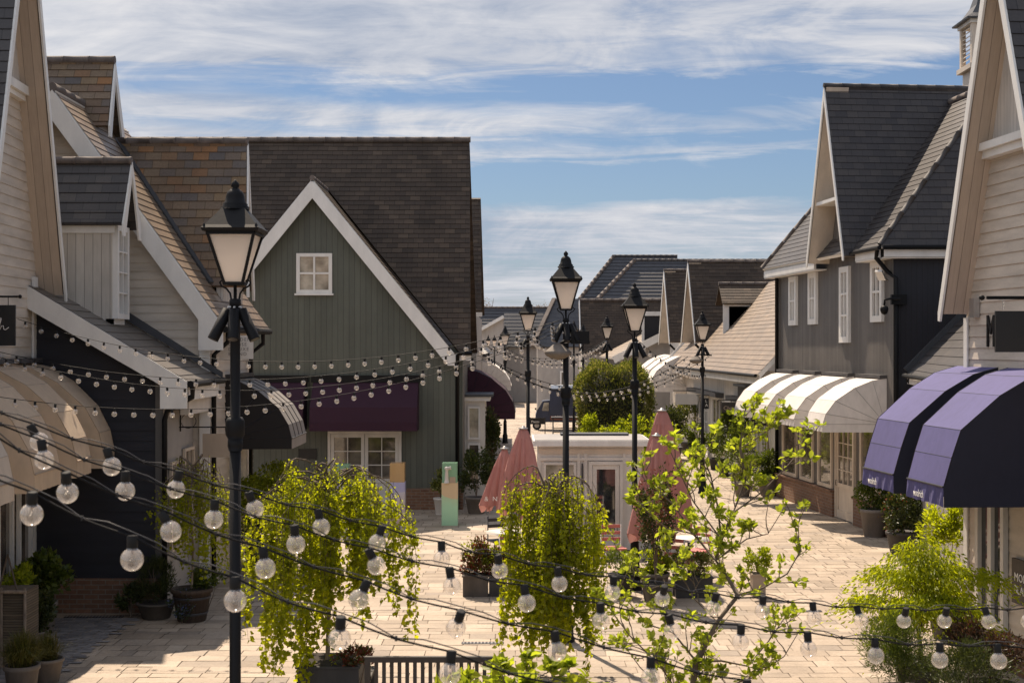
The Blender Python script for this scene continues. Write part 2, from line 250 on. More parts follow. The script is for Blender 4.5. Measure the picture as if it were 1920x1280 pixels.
# ------------------------------------------------------------------ mesh builder
UPV = Vector((0, 0, 1))
class MB:
    def __init__(s): s.v, s.f, s.m, s.sm, s.uv, s.mats = [], [], [], [], [], []
    def mi(s, m):
        if m not in s.mats: s.mats.append(m)
        return s.mats.index(m)
    def face(s, pts, m, smooth=False, uv=None):
        i = len(s.v); s.v += [tuple(p) for p in pts]; s.f.append(tuple(range(i, i + len(pts)))); s.m.append(s.mi(m)); s.sm.append(smooth)
        if uv is None:
            a, b, c = Vector(pts[0]), Vector(pts[1]), Vector(pts[2]); n = (b - a).cross(c - a)
            if n.length < 1e-12: n = Vector((0, 0, 1))
            n.normalize()
            if abs(n.z) > 0.93: uv = [(p[0], p[1]) for p in pts]
            else:
                if n.z < 0: n = -n
                V = (UPV - n * n.z).normalized(); U = V.cross(n)
                uv = [(U.dot(Vector(p)), V.dot(Vector(p))) for p in pts]
        s.uv.append(uv)
    def hexa(s, q, m):     # q: 8 points, bottom 4 then top 4 (same winding)
        for a in ((3, 2, 1, 0), (4, 5, 6, 7), (0, 1, 5, 4), (1, 2, 6, 5), (2, 3, 7, 6), (3, 0, 4, 7)): s.face([q[i] for i in a], m)
    def box(s, fr, u0, u1, n0, n1, z0, z1, m):
        s.hexa([fr(u0, n0, z0), fr(u1, n0, z0), fr(u1, n1, z0), fr(u0, n1, z0), fr(u0, n0, z1), fr(u1, n0, z1), fr(u1, n1, z1), fr(u0, n1, z1)], m)
    def prism(s, pts, off, m, m2=None):   # polygon pts extruded by vector off
        a = [Vector(p) for p in pts]; b = [p + off for p in a]; k = len(a)
        s.face(a, m); s.face(b[::-1], m2 or m)
        for i in range(k): s.face([a[i], a[(i + 1) % k], b[(i + 1) % k], b[i]], m2 or m)
    def bar(s, a, b, w, h, m, up=UPV):
        a, b = Vector(a), Vector(b); d = (b - a).normalized(); x = d.cross(up)
        if x.length < 1e-5: x = d.cross(Vector((0, 1, 0)))
        x.normalize(); y = x.cross(d).normalized(); x = x * w / 2; y = y * h / 2
        s.hexa([a - x - y, a + x - y, b + x - y, b - x - y, a - x + y, a + x + y, b + x + y, b - x + y], m)
    def tube(s, pts, r, m, k=8, cap=True):
        pts = [Vector(p) for p in pts]; n = len(pts); rr = r if isinstance(r, (list, tuple)) else [r] * n
        base = len(s.v); prev = None
        for i, p in enumerate(pts):
            d = (pts[min(i + 1, n - 1)] - pts[max(i - 1, 0)])
            if d.length < 1e-9: d = Vector((0, 0, 1))
            d.normalize()
            if prev is None: x = d.cross(Vector((0, 0, 1)) if abs(d.z) < 0.9 else Vector((1, 0, 0))).normalized()
            else: x = (prev - d * prev.dot(d)).normalized()
            prev = x; y = d.cross(x)
            for j in range(k):
                a = 2 * math.pi * j / k; s.v.append(tuple(p + (x * math.cos(a) + y * math.sin(a)) * rr[i]))
        mi = s.mi(m)
        for i in range(n - 1):
            for j in range(k):
                q = (base + i * k + j, base + i * k + (j + 1) % k, base + (i + 1) * k + (j + 1) % k, base + (i + 1) * k + j)
                s.f.append(q); s.m.append(mi); s.sm.append(True); s.uv.append([(j / k, i), ((j + 1) / k, i), ((j + 1) / k, i + 1), (j / k, i + 1)])
        if cap:
            for i0 in (0, n - 1):
                q = tuple(base + i0 * k + j for j in range(k)); s.f.append(q); s.m.append(mi); s.sm.append(False); s.uv.append([(0, 0)] * k)
    def lathe(s, prof, m, c=(0, 0, 0), k=20, smooth=True, rot=0.0, sx=1.0):
        base = len(s.v); mi = s.mi(m); n = len(prof)
        for (r, z) in prof:
            for j in range(k):
                a = 2 * math.pi * j / k + rot; s.v.append((c[0] + math.cos(a) * r * sx, c[1] + math.sin(a) * r, c[2] + z))
        for i in range(n - 1):
            for j in range(k):
                s.f.append((base + i * k + j, base + i * k + (j + 1) % k, base + (i + 1) * k + (j + 1) % k, base + (i + 1) * k + j)); s.m.append(mi); s.sm.append(smooth)
                L = 0.3; s.uv.append([(j * L / 3, prof[i][1]), ((j + 1) * L / 3, prof[i][1]), ((j + 1) * L / 3, prof[i + 1][1]), (j * L / 3, prof[i + 1][1])])
        for i0 in (0, n - 1):
            if prof[i0][0] > 1e-4:
                s.f.append(tuple(base + i0 * k + j for j in range(k))); s.m.append(mi); s.sm.append(False); s.uv.append([(0, 0)] * k)
    def lapped(s, pts, out, pitch, thick, m, lip=None):
        """courses of tiles or lapped boards over a convex planar polygon"""
        pts = [Vector(p) for p in pts]; n = (pts[1] - pts[0]).cross(pts[2] - pts[0]).normalized()
        if n.dot(Vector(out)) < 0: n = -n
        V = (UPV - n * n.z).normalized(); U = V.cross(n)
        q = [(U.dot(p), V.dot(p)) for p in pts]; O = pts[0] - U * q[0][0] - V * q[0][1]
        v0 = min(a[1] for a in q); v1 = max(a[1] for a in q); k = math.floor(v0 / pitch)
        while k * pitch < v1 - 1e-6:
            lo, hi = k * pitch, (k + 1) * pitch; k += 1
            c = clip(clip(q, 1, lo, True), 1, hi, False)
            if len(c) < 3: continue
            P3 = [O + U * a + V * b + n * (thick * (1 - (b - lo) / pitch)) for a, b in c]
            s.face(P3, m, uv=[(a, lo + (b - lo) * 0.96 + 0.02 * pitch) for a, b in c])
            vb = min(b for a, b in c); low = [a for a, b in c if abs(b - vb) < 1e-5]
            if len(low) >= 2:
                a0, a1 = min(low), max(low); t = thick * (1 - (vb - lo) / pitch)
                if a1 - a0 > 1e-4:
                    s.face([O + U * a0 + V * vb, O + U * a1 + V * vb, O + U * a1 + V * vb + n * t, O + U * a0 + V * vb + n * t], lip or m, uv=[(a0, vb + .01), (a1, vb + .01), (a1, vb + .011), (a0, vb + .011)])
        return n
    def build(s, name, parent=None, loc=None):
        me = bpy.data.meshes.new(name); me.from_pydata(s.v, [], s.f)
        for m in s.mats: me.materials.append(m)
        me.polygons.foreach_set('material_index', s.m); me.polygons.foreach_set('use_smooth', s.sm)
        ul = me.uv_layers.new(name='UVMap'); flat = [c for f in s.uv for p in f for c in p]; ul.data.foreach_set('uv', flat); me.update()
        o = bpy.data.objects.new(name, me); SC.collection.objects.link(o)
        if parent: o.parent = parent; o.matrix_parent_inverse = Matrix.Translation(-parent.location)
        return o
def clip(q, ax, val, keep_above):
    r = []; k = len(q)
    ins = (lambda p: p[ax] >= val - 1e-9) if keep_above else (lambda p: p[ax] <= val + 1e-9)
    for i in range(k):
        a, b = q[i], q[(i + 1) % k]
        if ins(a): r.append(a)
        if ins(a) != ins(b):
            t = (val - a[ax]) / (b[ax] - a[ax]); r.append((a[0] + (b[0] - a[0]) * t, a[1] + (b[1] - a[1]) * t))
    return r
def tag(o, label=None, cat=None, group=None, kind=None):
    if label: o['label'] = label
    if cat: o['category'] = cat
    if group: o['group'] = group
    if kind: o['kind'] = kind
    return o
def thing(name, loc, label, cat, group=None):
    o = bpy.data.objects.new(name, None); SC.collection.objects.link(o); o.location = loc; o.empty_display_size = 0.2
    return tag(o, label, cat, group)
def copy_tree(o, parent=None):
    c = o.copy(); SC.collection.objects.link(c)
    if parent: c.parent = parent
    for ch in [x for x in SC.objects if x.parent == o]: copy_tree(ch, c)
    return c
def text_mesh(body, size, m, fr, u0, n0, z0, udir=1, name='lettering', parent=None, depth=0.004, sx=1.0, spacing=1.0):
    cu = bpy.data.curves.new(name, 'FONT'); cu.body = body; cu.size = size; cu.extrude = depth; cu.space_character = spacing; cu.resolution_u = 2
    to = bpy.data.objects.new(name, cu); SC.collection.objects.link(to); dg = bpy.context.evaluated_depsgraph_get()
    me = bpy.data.meshes.new_from_object(to.evaluated_get(dg)); bpy.data.objects.remove(to)
    for v in me.vertices: v.co = fr(u0 + udir * v.co.x * sx, n0 + v.co.z, z0 + v.co.y)
    me.materials.clear(); me.materials.append(m); o = bpy.data.objects.new(name, me); SC.collection.objects.link(o)
    if parent: o.parent = parent; o.matrix_parent_inverse = Matrix.Translation(-parent.location)
    return o

# ------------------------------------------------------------------ building pieces
def solid_poly(mb, pts, out, m, t=0.15):
    pts = [Vector(p) for p in pts]; n = (pts[1] - pts[0]).cross(pts[2] - pts[0]).normalized()
    if n.dot(Vector(out)) < 0: n = -n
    mb.prism(pts, -n * t, m); return n
def roof_part(parent, polys, m, pitch=0.17, thick=0.012, slab=0.09, under=None, name='roof'):
    mb = MB()
    for pts in polys:
        n = mb.lapped(pts, (0, 0, 1), pitch, thick, m)
        pp = [Vector(p) - n * 0.004 for p in pts]; mb.prism(pp, -n * slab, under or m)
    return mb.build(name, parent)
def ridge_part(parent, a, b, m=None, r=0.09, n=None, name='ridge_tiles'):
    mb = MB(); a, b = Vector(a), Vector(b); L = (b - a).length; k = n or max(1, int(L / 0.45))
    for i in range(k):
        p, q = a.lerp(b, i / k + 0.002 / L), a.lerp(b, (i + 1) / k - 0.002 / L); mb.tube([p, p.lerp(q, 0.9), p.lerp(q, 0.9), q], [r, r, r * 1.05, r * 1.05], m or RIDGE, 10)
    return mb.build(name, parent)
def window_part(parent, fr, u0, u1, z0, z1, n=0.0, cols=2, rows=2, fw=0.06, mw=0.025, m=None, pane=None, sill=False, name='window', t=0.05, arch=0):
    m = m or TRIM; mb = MB(); s0, s1 = min(u0, u1), max(u0, u1)
    mb.box(fr, s0, s0 + fw, n, n + t, z0, z1, m); mb.box(fr, s1 - fw, s1, n, n + t, z0, z1, m)
    mb.box(fr, s0 + fw, s1 - fw, n, n + t, z0, z0 + fw, m); mb.box(fr, s0 + fw, s1 - fw, n, n + t, z1 - fw, z1, m)
    for i in range(1, cols):
        c = s0 + fw + (s1 - s0 - 2 * fw) * i / cols; mb.box(fr, c - mw / 2, c + mw / 2, n, n + t - 0.006, z0 + fw, z1 - fw, m)
    for i in range(1, rows):
        c = z0 + fw + (z1 - z0 - 2 * fw) * i / rows; mb.box(fr, s0 + fw, s1 - fw, n, n + t - 0.012, c - mw / 2, c + mw / 2, m)
    if sill: mb.box(fr, s0 - 0.04, s1 + 0.04, n, n + t + 0.05, z0 - 0.05, z0 - 0.003, m)
    w = mb.build(name, parent); pb = MB(); pb.box(fr, s0 + fw, s1 - fw, n + 0.003, n + 0.012, z0 + fw, z1 - fw, pane or PANE); pb.build('pane', w); return w
def door_part(parent, fr, u0, u1, z0, z1, n=0.0, cols=2, rows=4, leaf=1, m=None, pane=None, glass_from=0.42):
    m = m or TRIM; s0, s1 = min(u0, u1), max(u0, u1); mb = MB()
    mb.box(fr, s0, s0 + 0.07, n, n + 0.07, z0, z1, m); mb.box(fr, s1 - 0.07, s1, n, n + 0.07, z0, z1, m); mb.box(fr, s0 + .07, s1 - .07, n, n + 0.07, z1 - 0.07, z1, m)
    fo = mb.build('door_frame', parent); w = (s1 - s0 - 0.14) / leaf
    for i in range(leaf):
        a = s0 + 0.07 + w * i + 0.006; b = a + w - 0.012; zt = z1 - 0.075; gz = z0 + (zt - z0) * glass_from; db = MB(); st = 0.085
        db.box(fr, a, a + st, n, n + 0.045, z0 + .01, zt, m); db.box(fr, b - st, b, n, n + 0.045, z0 + .01, zt, m)
        db.box(fr, a + st, b - st, n, n + 0.045, zt - st, zt, m); db.box(fr, a + st, b - st, n, n + 0.045, gz - 0.1, gz, m); db.box(fr, a + st, b - st, n, n + 0.045, z0 + .01, z0 + 0.2, m)
        db.box(fr, a + st, b - st, n, n + 0.02, z0 + 0.2, gz - 0.1, m)
        for j in range(1, cols):
            c = a + st + (b - a - 2 * st) * j / cols; db.box(fr, c - 0.012, c + 0.012, n + .004, n + 0.04, gz, zt - st, m)
        for j in range(1, rows):
            c = gz + (zt - st - gz) * j / rows; db.box(fr, a + st, b - st, n + .006, n + 0.036, c - 0.012, c + 0.012, m)
        d = db.build('door', parent); pb = MB(); pb.box(fr, a + st, b - st, n + 0.002, n + 0.01, gz, zt - st, pane or PANE); pb.build('pane', d)
        hb = MB(); hu = b - 0.05 if i == 0 else a + 0.05; hb.tube([fr(hu, n + .045, gz - .06), fr(hu, n + .09, gz - .06), fr(hu, n + .09, gz + .06), fr(hu, n + .045, gz + .06)], 0.008, DARKM, 6); hb.build('handle', d)
def downpipe(parent, pts, r=0.035, m=None):
    mb = MB(); mb.tube(pts, r, m or BLACK, 8); return mb.build('downpipe', parent)
def gutter(parent, a, b, r=0.06, m=None):
    mb = MB(); a, b = Vector(a), Vector(b); mb.tube([a, b], r, m or BLACK, 8); return mb.build('gutter', parent)
def cross_gable(parent, fr, dc, hw, zf, za, over, back, m, clapm=None, wall_m=None, soff=None, barge=None, ledge=None, pitch=0.17, ridge=RIDGEN, wallz=None, bw=0.16, wthick=0.012):
    """steep gable facing along the frame normal; ridge runs back from the street"""
    roof = MB(); sf = MB(); bg_ = MB(); sl = Vector((0, 0, 1))
    for sg in (-1, 1):
        A, B = fr(dc, over, za), fr(dc, -back, za); D, E = fr(dc + sg * hw, -back, zf), fr(dc + sg * hw, over, zf)
        n = roof.lapped([A, B, D, E], (0, 0, 1), pitch, 0.012, m); pp = [p - n * 0.004 for p in (A, B, D, E)]; roof.prism(pp, -n * 0.05, m)
        q = [fr(dc, over - .02, za), fr(dc, -0.02, za), fr(dc + sg * hw, -0.02, zf), fr(dc + sg * hw, over - .02, zf)]
        V = (q[3] - q[0]).normalized(); Un = (q[1] - q[0]).normalized()
        q2 = [p - n * 0.062 for p in q]; ln = (q[3] - q[0]).length
        sf.face(q2, soff or SOFFIT, uv=[(0, 0), (over, 0), (over, ln), (0, ln)]); q3 = [p - n * 0.085 for p in q]; sf.face(q3[::-1], soff or SOFFIT, uv=[(0, ln), (over, ln), (over, 0), (0, 0)])
        t = Vector(fr(dc, over + .03, za)) - Vector(fr(dc, over, za)); a0 = A + V * 0 - n * 0.0; b0 = E
        a1 = Vector(fr(dc, over, za - bw * math.hypot(hw, za - zf) / hw)); b1 = Vector(fr(dc + sg * (hw - 0.0), over, zf - 0.0)) + (a1 - A) * 0.35
        bg_.prism([a0 + V * 0.0, b0, b0 - Vector((0, 0, .12)), b1 + (Vector(fr(dc, 0, 0)) - Vector(fr(dc + sg * .06, 0, 0))) * 1.0, a1], t, barge or TRIM)
    roof.build('gable_roof', parent); sf.build('soffit', parent); bg_.build('bargeboard', parent); ridge_part(parent, fr(dc, over + .03, za + .03), fr(dc, -back, za + .03), ridge, 0.06)
def awning(fr, d0, d1, ztop, zbot, proj, mcan, mside=None, label='', group=None, seam=None, head=True, prof=None, fold=0.0, val=0.2, text=None, fan=True, name='awning', tap=0.12, headm=None, stripes=0):
    """d0 = near end, d1 = far end along the frame, curved canvas awning with valance and closed sides"""
    mside = mside or mcan; seam = seam or SEAM; h = ztop - zbot
    prof = prof or [(0, 1), (.22, .955), (.50, .82), (.80, .58), (.95, .34), (1.0, .15)]
    zb = zbot; root = thing(name, tuple(fr((d0 + d1) / 2, 0, zbot)), label, 'awning', group)
    pr = [(a * proj, zb + b * h) for a, b in prof]; mb = MB(); fr0 = fr
    def fr(u, n, z):
        t = (u - d0) / (d1 - d0); k = min(1.0, max(0.0, n / proj)) * tap; return fr0((d0 + k) + (d1 - d0 - 2 * k) * t, n, z)
    for i in range(len(pr) - 1):
        (n0, z0), (n1, z1) = pr[i], pr[i + 1]; mb.face([fr(d0, n0, z0), fr(d1, n0, z0), fr(d1, n1, z1), fr(d0, n1, z1)], mcan)
    mb.build('canopy', root)
    vb = MB(); K = max(8, int((d1 - d0) / 0.09)); n1, z1 = pr[-1]
    for k in range(K):
        ua, ub = d0 + (d1 - d0) * k / K, d0 + (d1 - d0) * (k + 1) / K; wa, wb = fold * math.sin(k * 1.9) , fold * math.sin((k + 1) * 1.9)
        vb.face([fr(ua, n1 + .004, z1), fr(ub, n1 + .004, z1), fr(ub, n1 + .004 + wb, zb + abs(wb)), fr(ua, n1 + .004 + wa, zb + abs(wa))], mcan)
    vb.tube([fr(d0, n1 + .01, z1), fr(d1, n1 + .01, z1)], 0.012, seam, 6); vb.build('valance', root)
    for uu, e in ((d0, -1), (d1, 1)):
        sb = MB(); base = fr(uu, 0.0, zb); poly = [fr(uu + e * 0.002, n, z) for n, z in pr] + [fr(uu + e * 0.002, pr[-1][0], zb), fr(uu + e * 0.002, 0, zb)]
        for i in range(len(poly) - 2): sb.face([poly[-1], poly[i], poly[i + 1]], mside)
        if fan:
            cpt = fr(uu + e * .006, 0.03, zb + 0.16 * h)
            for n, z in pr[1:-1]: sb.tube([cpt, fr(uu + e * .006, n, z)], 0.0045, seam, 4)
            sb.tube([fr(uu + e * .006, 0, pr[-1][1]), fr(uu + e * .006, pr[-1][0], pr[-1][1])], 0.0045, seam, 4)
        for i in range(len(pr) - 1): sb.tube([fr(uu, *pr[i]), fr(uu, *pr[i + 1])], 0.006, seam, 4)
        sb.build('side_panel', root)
    rb = MB()
    for n, z in pr[1:-1]: rb.tube([fr(d0, n, z), fr(d1, n, z)], 0.0035, seam, 4)
    for i in range(stripes):
        u = d0 + (d1 - d0) * (i + 1) / (stripes + 1)
        for k in range(len(pr) - 1): rb.tube([fr(u, *pr[k]), fr(u, *pr[k + 1])], 0.012, seam, 4)
    rb.build('rib', root)
    if head:
        hb = MB(); hb.box(fr, d0 - .02, d1 + .02, 0.0, 0.16, ztop + .002, ztop + 0.075, headm or RIDGEN); hb.build('head_cover', root)
    if text: text_mesh(text[0], text[1], LETW, fr, text[2], n1 + .02 + fold, zb + text[3], text[4], parent=root, depth=0.002, sx=text[5] if len(text) > 5 else 1.0)
    return root
# ================================================================== ground
def slab_sheet(name, x0, x1, y0, y1, z, m, kind='structure'):
    mb = MB(); mb.face([(x0, y0, z), (x1, y0, z), (x1, y1, z), (x0, y1, z)], m); o = mb.build(name); o['kind'] = kind; return o
slab_sheet('ground', -900, 900, -60, 2400, -0.02, FIELD)
slab_sheet('paving_bed', -30, 40, -5, 200, -0.010, JOINT)
def flagstones(name, x0, x1, y0, y1, rows, lens, z, m, gap=0.012, jit=0.002):
    vs, fs, col = [], [], []; y = y0; rr = random.Random(3)
    while y < y1:
        far = 1.0 if y < 75 else 1.6
        h = rr.choice(rows) * far; x = x0 - rr.random() * 0.6
        while x < x1:
            w = rr.choice(lens) * far * (0.85 + 0.3 * rr.random()); split = h > 0.5 and rr.random() < 0.3
            cells = [(x, y, w, h)] if not split else [(x, y, w, h * .5), (x, y + h * .5, w, h * .5)]
            for (cx, cy, cw, ch) in cells:
                i = len(vs); g_ = gap / 2 * (1 + 0.5 * rr.random()); tz = [z + rr.uniform(-jit, jit) for _ in range(4)]; e = lambda: rr.uniform(-.004, .004)
                c = 0.02 if cw < 0.2 or ch < 0.2 else 0.03
                vs += [(cx + g_ + e(), cy + g_ + e(), tz[0]), (cx + cw - g_ + e(), cy + g_ + e(), tz[1]), (cx + cw - g_ + e(), cy + ch - g_ + e(), tz[2]), (cx + g_ + e(), cy + ch - g_ + e(), tz[3])]
                fs.append((i, i + 1, i + 2, i + 3)); col.append(rr.random())
            x += w
        y += h
    me = bpy.data.meshes.new(name); me.from_pydata(vs, [], fs); me.materials.append(m)
    a = me.attributes.new('stone', 'FLOAT', 'FACE'); a.data.foreach_set('value', col)
    o = bpy.data.objects.new(name, me); SC.collection.objects.link(o); o['kind'] = 'structure'; return o
flagstones('paving', -9, 13, 6, 135, [0.18, 0.24, 0.30, 0.34, 0.42], [0.20, 0.28, 0.36, 0.42, 0.50, 0.62], 0.0, FLAG, .010, .003)
flagstones('sett_strip', -7.4, -5.9, 11, 21.4, [0.11], [0.2], 0.012, SETT, 0.012, 0.0015)
flagstones('sett_strip_right', 3.4, 6.6, 10, 15.2, [0.11], [0.2], 0.012, SETT, 0.012, 0.0015)

# ================================================================== left, nearest: beige clapboard house with tan awnings (L1)
frL1 = street(-6.38, -0.0538, 1); OV = 0.42
L1 = thing('clapboard_house', frL1(19, 0, 0), 'beige clapboard house with steep tan soffit gable at the left edge of the photo', 'house')
mb = MB()
mb.lapped([frL1(9, 0, 0.6), frL1(22.0, 0, 0.6), frL1(22.0, 0, 5.6), frL1(9, 0, 5.6)], (1, 0, 0), 0.15, 0.014, CLAP)
mb.lapped([frL1(22.0, 0, 5.6), frL1(18.3, 0, 5.6), frL1(19.75, 0, 9.6), frL1(20.65, 0, 9.6)], (1, 0, 0), 0.15, 0.014, CLAP)
mb.box(frL1, 9, 22.0, -0.25, -0.01, 0, 5.6, CLAP); mb.box(frL1, 18.6, 21.8, -0.2, -0.03, 5.6, 7.0, CLAP); mb.box(frL1, 9, 22.0, -.01, 0.03, 0, 0.6, BRICKM)
mb.build('wall', L1)
mb = MB(); mb.prism([frL1(21.15, 0.02, 8.15), frL1(19.15, 0.02, 8.15), frL1(20.2, 0.02, 11.0)], frL1(0, .02, 0) - frL1(0, 0, 0), PANEL); mb.build('gable_panel', L1)
mb = MB(); mb.box(frL1, 18.9, 21.35, 0.0, 0.16, 8.02, 8.15, TRIM); mb.box(frL1, 18.9, 21.35, 0.0, 0.1, 7.94, 8.015, TRIM); mb.build('ledge', L1)
cross_gable(L1, frL1, 20.2, 2.0, 5.05, 11.06, OV, 5, T_SLATE, soff=SOFFIT, bw=0.12)
roof_part(L1, [[frL1(8, .1, 5.6), frL1(18.4, .1, 5.6), frL1(18.4, -3, 8.6), frL1(8, -3, 8.6)]], T_SLATE)
for a, b in ((20.9, 21.55), (19.9, 20.6), (18.9, 19.6), (17.3, 18.3)):
    window_part(L1, frL1, a, b, 0.65, 2.25, n=0.03, cols=1, rows=1, fw=0.07, t=0.06, pane=PANED, name='shop_window')
mb = MB(); mb.box(frL1, 21.75, 21.98, 0.015, 0.05, 0.6, 5.3, TRIM); mb.build('corner_board', L1)
mb = MB()
for u, n0, n1_ in ((21.7, -8, 0.0),): mb.box(frL1, 21.95, 22.05, -6, -0.02, 0, 5.2, CLAP)
mb.build('end_wall', L1)
aw = "tan canvas awning on the left clapboard house, "
awning(frL1, 20.72, 21.85, 3.95, 2.36, 1.32, F_TAN, label=aw + 'farthest, beside the navy wing', group='curved awnings on the left house', seam=SIGNT, tap=.22, fold=.008, fan=False)
awning(frL1, 19.15, 20.40, 3.95, 2.36, 1.32, F_TAN, label=aw + 'second from the navy wing', group='curved awnings on the left house', seam=SIGNT, tap=.22, fold=.008, fan=False)
awning(frL1, 17.1, 18.75, 3.95, 2.36, 1.32, F_TAN, label=aw + 'third from the navy wing', group='curved awnings on the left house', seam=SIGNT, tap=.22, fold=.008, fan=False)
awning(frL1, 15.1, 16.7, 3.95, 2.36, 1.32, F_OFF, label='paler off white canvas awning cut by the left edge of the photo', group='curved awnings on the left house', seam=SIGNT, tap=.22, fold=.008, fan=False)
# hanging sign
fs_ = front(18.8); S1 = thing('hanging_sign', (-7.0, 18.8, 4.8), 'black hanging shop sign with white script at the left edge of the photo', 'sign')
mb = MB(); mb.tube([(-7.5, 18.8, 4.88), (-6.70, 18.8, 4.88)], 0.014, BLACK, 8); mb.lathe([(0, -.028), (.02, -.018), (.028, 0), (.02, .018), (0, .028)], BLACK, (-6.67, 18.8, 4.88), 10)
for x in (-7.2, -6.83): mb.tube([(x, 18.8, 4.87), (x, 18.8, 4.76)], 0.005, BLACK, 5)
mb.build('bracket', S1)
mb = MB(); mb.box(fs_, -7.34, -6.73, -0.015, 0.015, 4.215, 4.765, SIGNB); mb.build('board', S1)
mb = MB()    # handwritten "...ith"
def script(pts, ox, oz, s, fr, n, r=0.005):
    mb.tube([fr(ox + x * s, n, oz + z * s) for x, z in pts], r, LETW, 5)
sc_ = 0.075; ox, oz = -6.935, 4.43
script([(-4.6, 1.6), (-5.3, 1.8), (-5.5, 1.2), (-4.9, .6), (-4.8, 0), (-5.5, -.3), (-6, .1)], ox, oz, sc_, fs_, .02)
script([(-4.4, 0), (-4.1, .9), (-3.8, 0), (-3.5, .9), (-3.2, .05), (-2.8, .1), (-2.4, .5)], ox, oz, sc_, fs_, .02)
script([(-2.4, .5), (-2.1, 1.0), (-2.15, .3), (-1.9, 0), (-1.4, .4), (-.9, 1.6), (-1.0, .6), (-.8, 0), (-.4, .3), (.1, 1.4), (.25, 2.1), (.05, 2.2), (-.05, 1.0), (0, 0), (.3, .7), (.6, .75), (.7, .1), (1.0, .0), (1.6, .45)], ox, oz, sc_, fs_, .02)
script([(-1.5, 1.15), (-.4, 1.3)], ox, oz, sc_, fs_, .02); mb.build('lettering', S1)

# ================================================================== left: navy lean-to wing with white dormer
DN = 21.9; fn = front(DN); WN = thing('lean_to_wing', (-6.5, DN, 0), 'low navy clapboard wing under a grey slate lean-to roof with a white dormer', 'house')
mb = MB(); top = lambda x: 5.18 - (x + 7.6) * 0.60
mb.lapped([(-7.75, DN, 0.55), (-5.52, DN, 0.55), (-5.52, DN, top(-5.52) - .12), (-7.75, DN, top(-7.75) - .12)], (0, -1, 0), 0.16, 0.014, NAVY)
mb.box(fn, -7.75, -5.52, -0.2, -0.01, 0, 3.75, NAVY); mb.box(fn, -7.75, -5.50, -.01, 0.03, 0, 0.55, BRICKM)
fside = street(-5.52, 0.0, 1)
mb.lapped([(-5.52, DN, 0), (-5.52, 24.2, 0), (-5.52, 24.2, 3.7), (-5.52, DN, 3.7)], (1, 0, 0), 0.16, 0.012, GREYW)
mb.build('wall', WN)
mb = MB(); mb.box(fn, -5.62, -5.5, 0.015, 0.05, 0.55, 3.75, DARKW); mb.build('corner_board', WN)
LA, LB, LC, LD = Vector((-7.75, DN - .32, 5.28)), Vector((-5.05, DN - .32, 3.66)), Vector((-5.05, 24.05, 3.66)), Vector((-7.75, 24.05, 5.28))
roof_part(WN, [[LB, LC, LD, LA]], T_LEAN, pitch=0.22)
mb = MB(); dv = Vector((0, 0.03, 0)); mb.prism([LA + Vector((0, -.035, .0)), LB + Vector((.0, -.035, .0)), LB + Vector((0, -.035, -.42)), LB + Vector((-.42, -.035, -.42)), LB + Vector((-.42, -.035, -.05)), LA + Vector((0, -.035, -.36))], dv, TRIM); mb.build('bargeboard', WN)
mb = MB(); mb.box(fn, -5.12, -5.04, 0.0, 0.0, 0, 0, TRIM); mb = MB(); mb.box(street(-5.10, 0, 1), DN - .28, 24.0, 0, 0.03, 3.36, 3.56, TRIM); mb.build('fascia', WN)
gutter(WN, (-5.0, DN - .34, 3.62), (-5.0, 24.05, 3.62), 0.055)
downpipe(WN, [(-5.0, DN - .2, 3.58), (-5.0, DN - .2, 3.42), (-5.42, DN - .1, 3.2), (-5.46, DN - .1, 3.05), (-5.46, DN - .1, 0.02)], 0.045)
mb = MB(); mb.prism([Vector((-7.6, 24.0, 5.22)), Vector((-5.0, 24.0, 3.66)), Vector((-5.0, 24.0, 3.76)), Vector((-7.6, 24.0, 5.42))], Vector((0, -.06, 0)), LEAD); mb.build('flashing', WN)
for a, b, zt in ((22.25, 22.85, 2.35), (23.15, 23.85, 2.5)): window_part(WN, fside, a, b, 0.9, zt, n=0.02, cols=2, rows=1, fw=0.05, m=CREAM, pane=PANED)
# box sign on the side wall + tan blank sign on its arm
S = thing('fascia_sign', (-5.2, 23.3, 3.2), 'cream board sign fixed slanting under the lean-to eave beside the lamp post', 'sign')
mb = MB(); fq = street(-5.36, 0, 1); mb.box(fq, 22.4, 24.4, 0.0, 0.14, 3.10, 3.36, SIGNW); mb.build('board', S)
S = thing('hanging_sign', (-4.9, 23, 2.6), 'blank tan square sign hanging from a scrolled iron arm behind the nearest lamp post', 'sign')
fq = front(23.0); mb = MB(); mb.box(fq, -5.13, -4.64, -.015, .015, 2.37, 2.76, SIGNT); mb.build('board', S)
mb = MB(); mb.tube([(-5.52, 23, 2.87), (-4.6, 23, 2.87)], .012, BLACK, 6); mb.tube([(-5.5, 23, 3.3), (-5.5, 23, 2.8)], .012, BLACK, 6)
mb.tube([(-5.48 + .12 * (1 - math.cos(a / 3)), 23, 3.0 + 0.1 * math.sin(a / 3) - .02 * a / 6) for a in range(0, 20)], .006, BLACK, 5)
for x in (-5.0, -4.75): mb.tube([(x, 23, 2.87), (x, 23, 2.76)], .004, BLACK, 5)
mb.build('bracket', S)
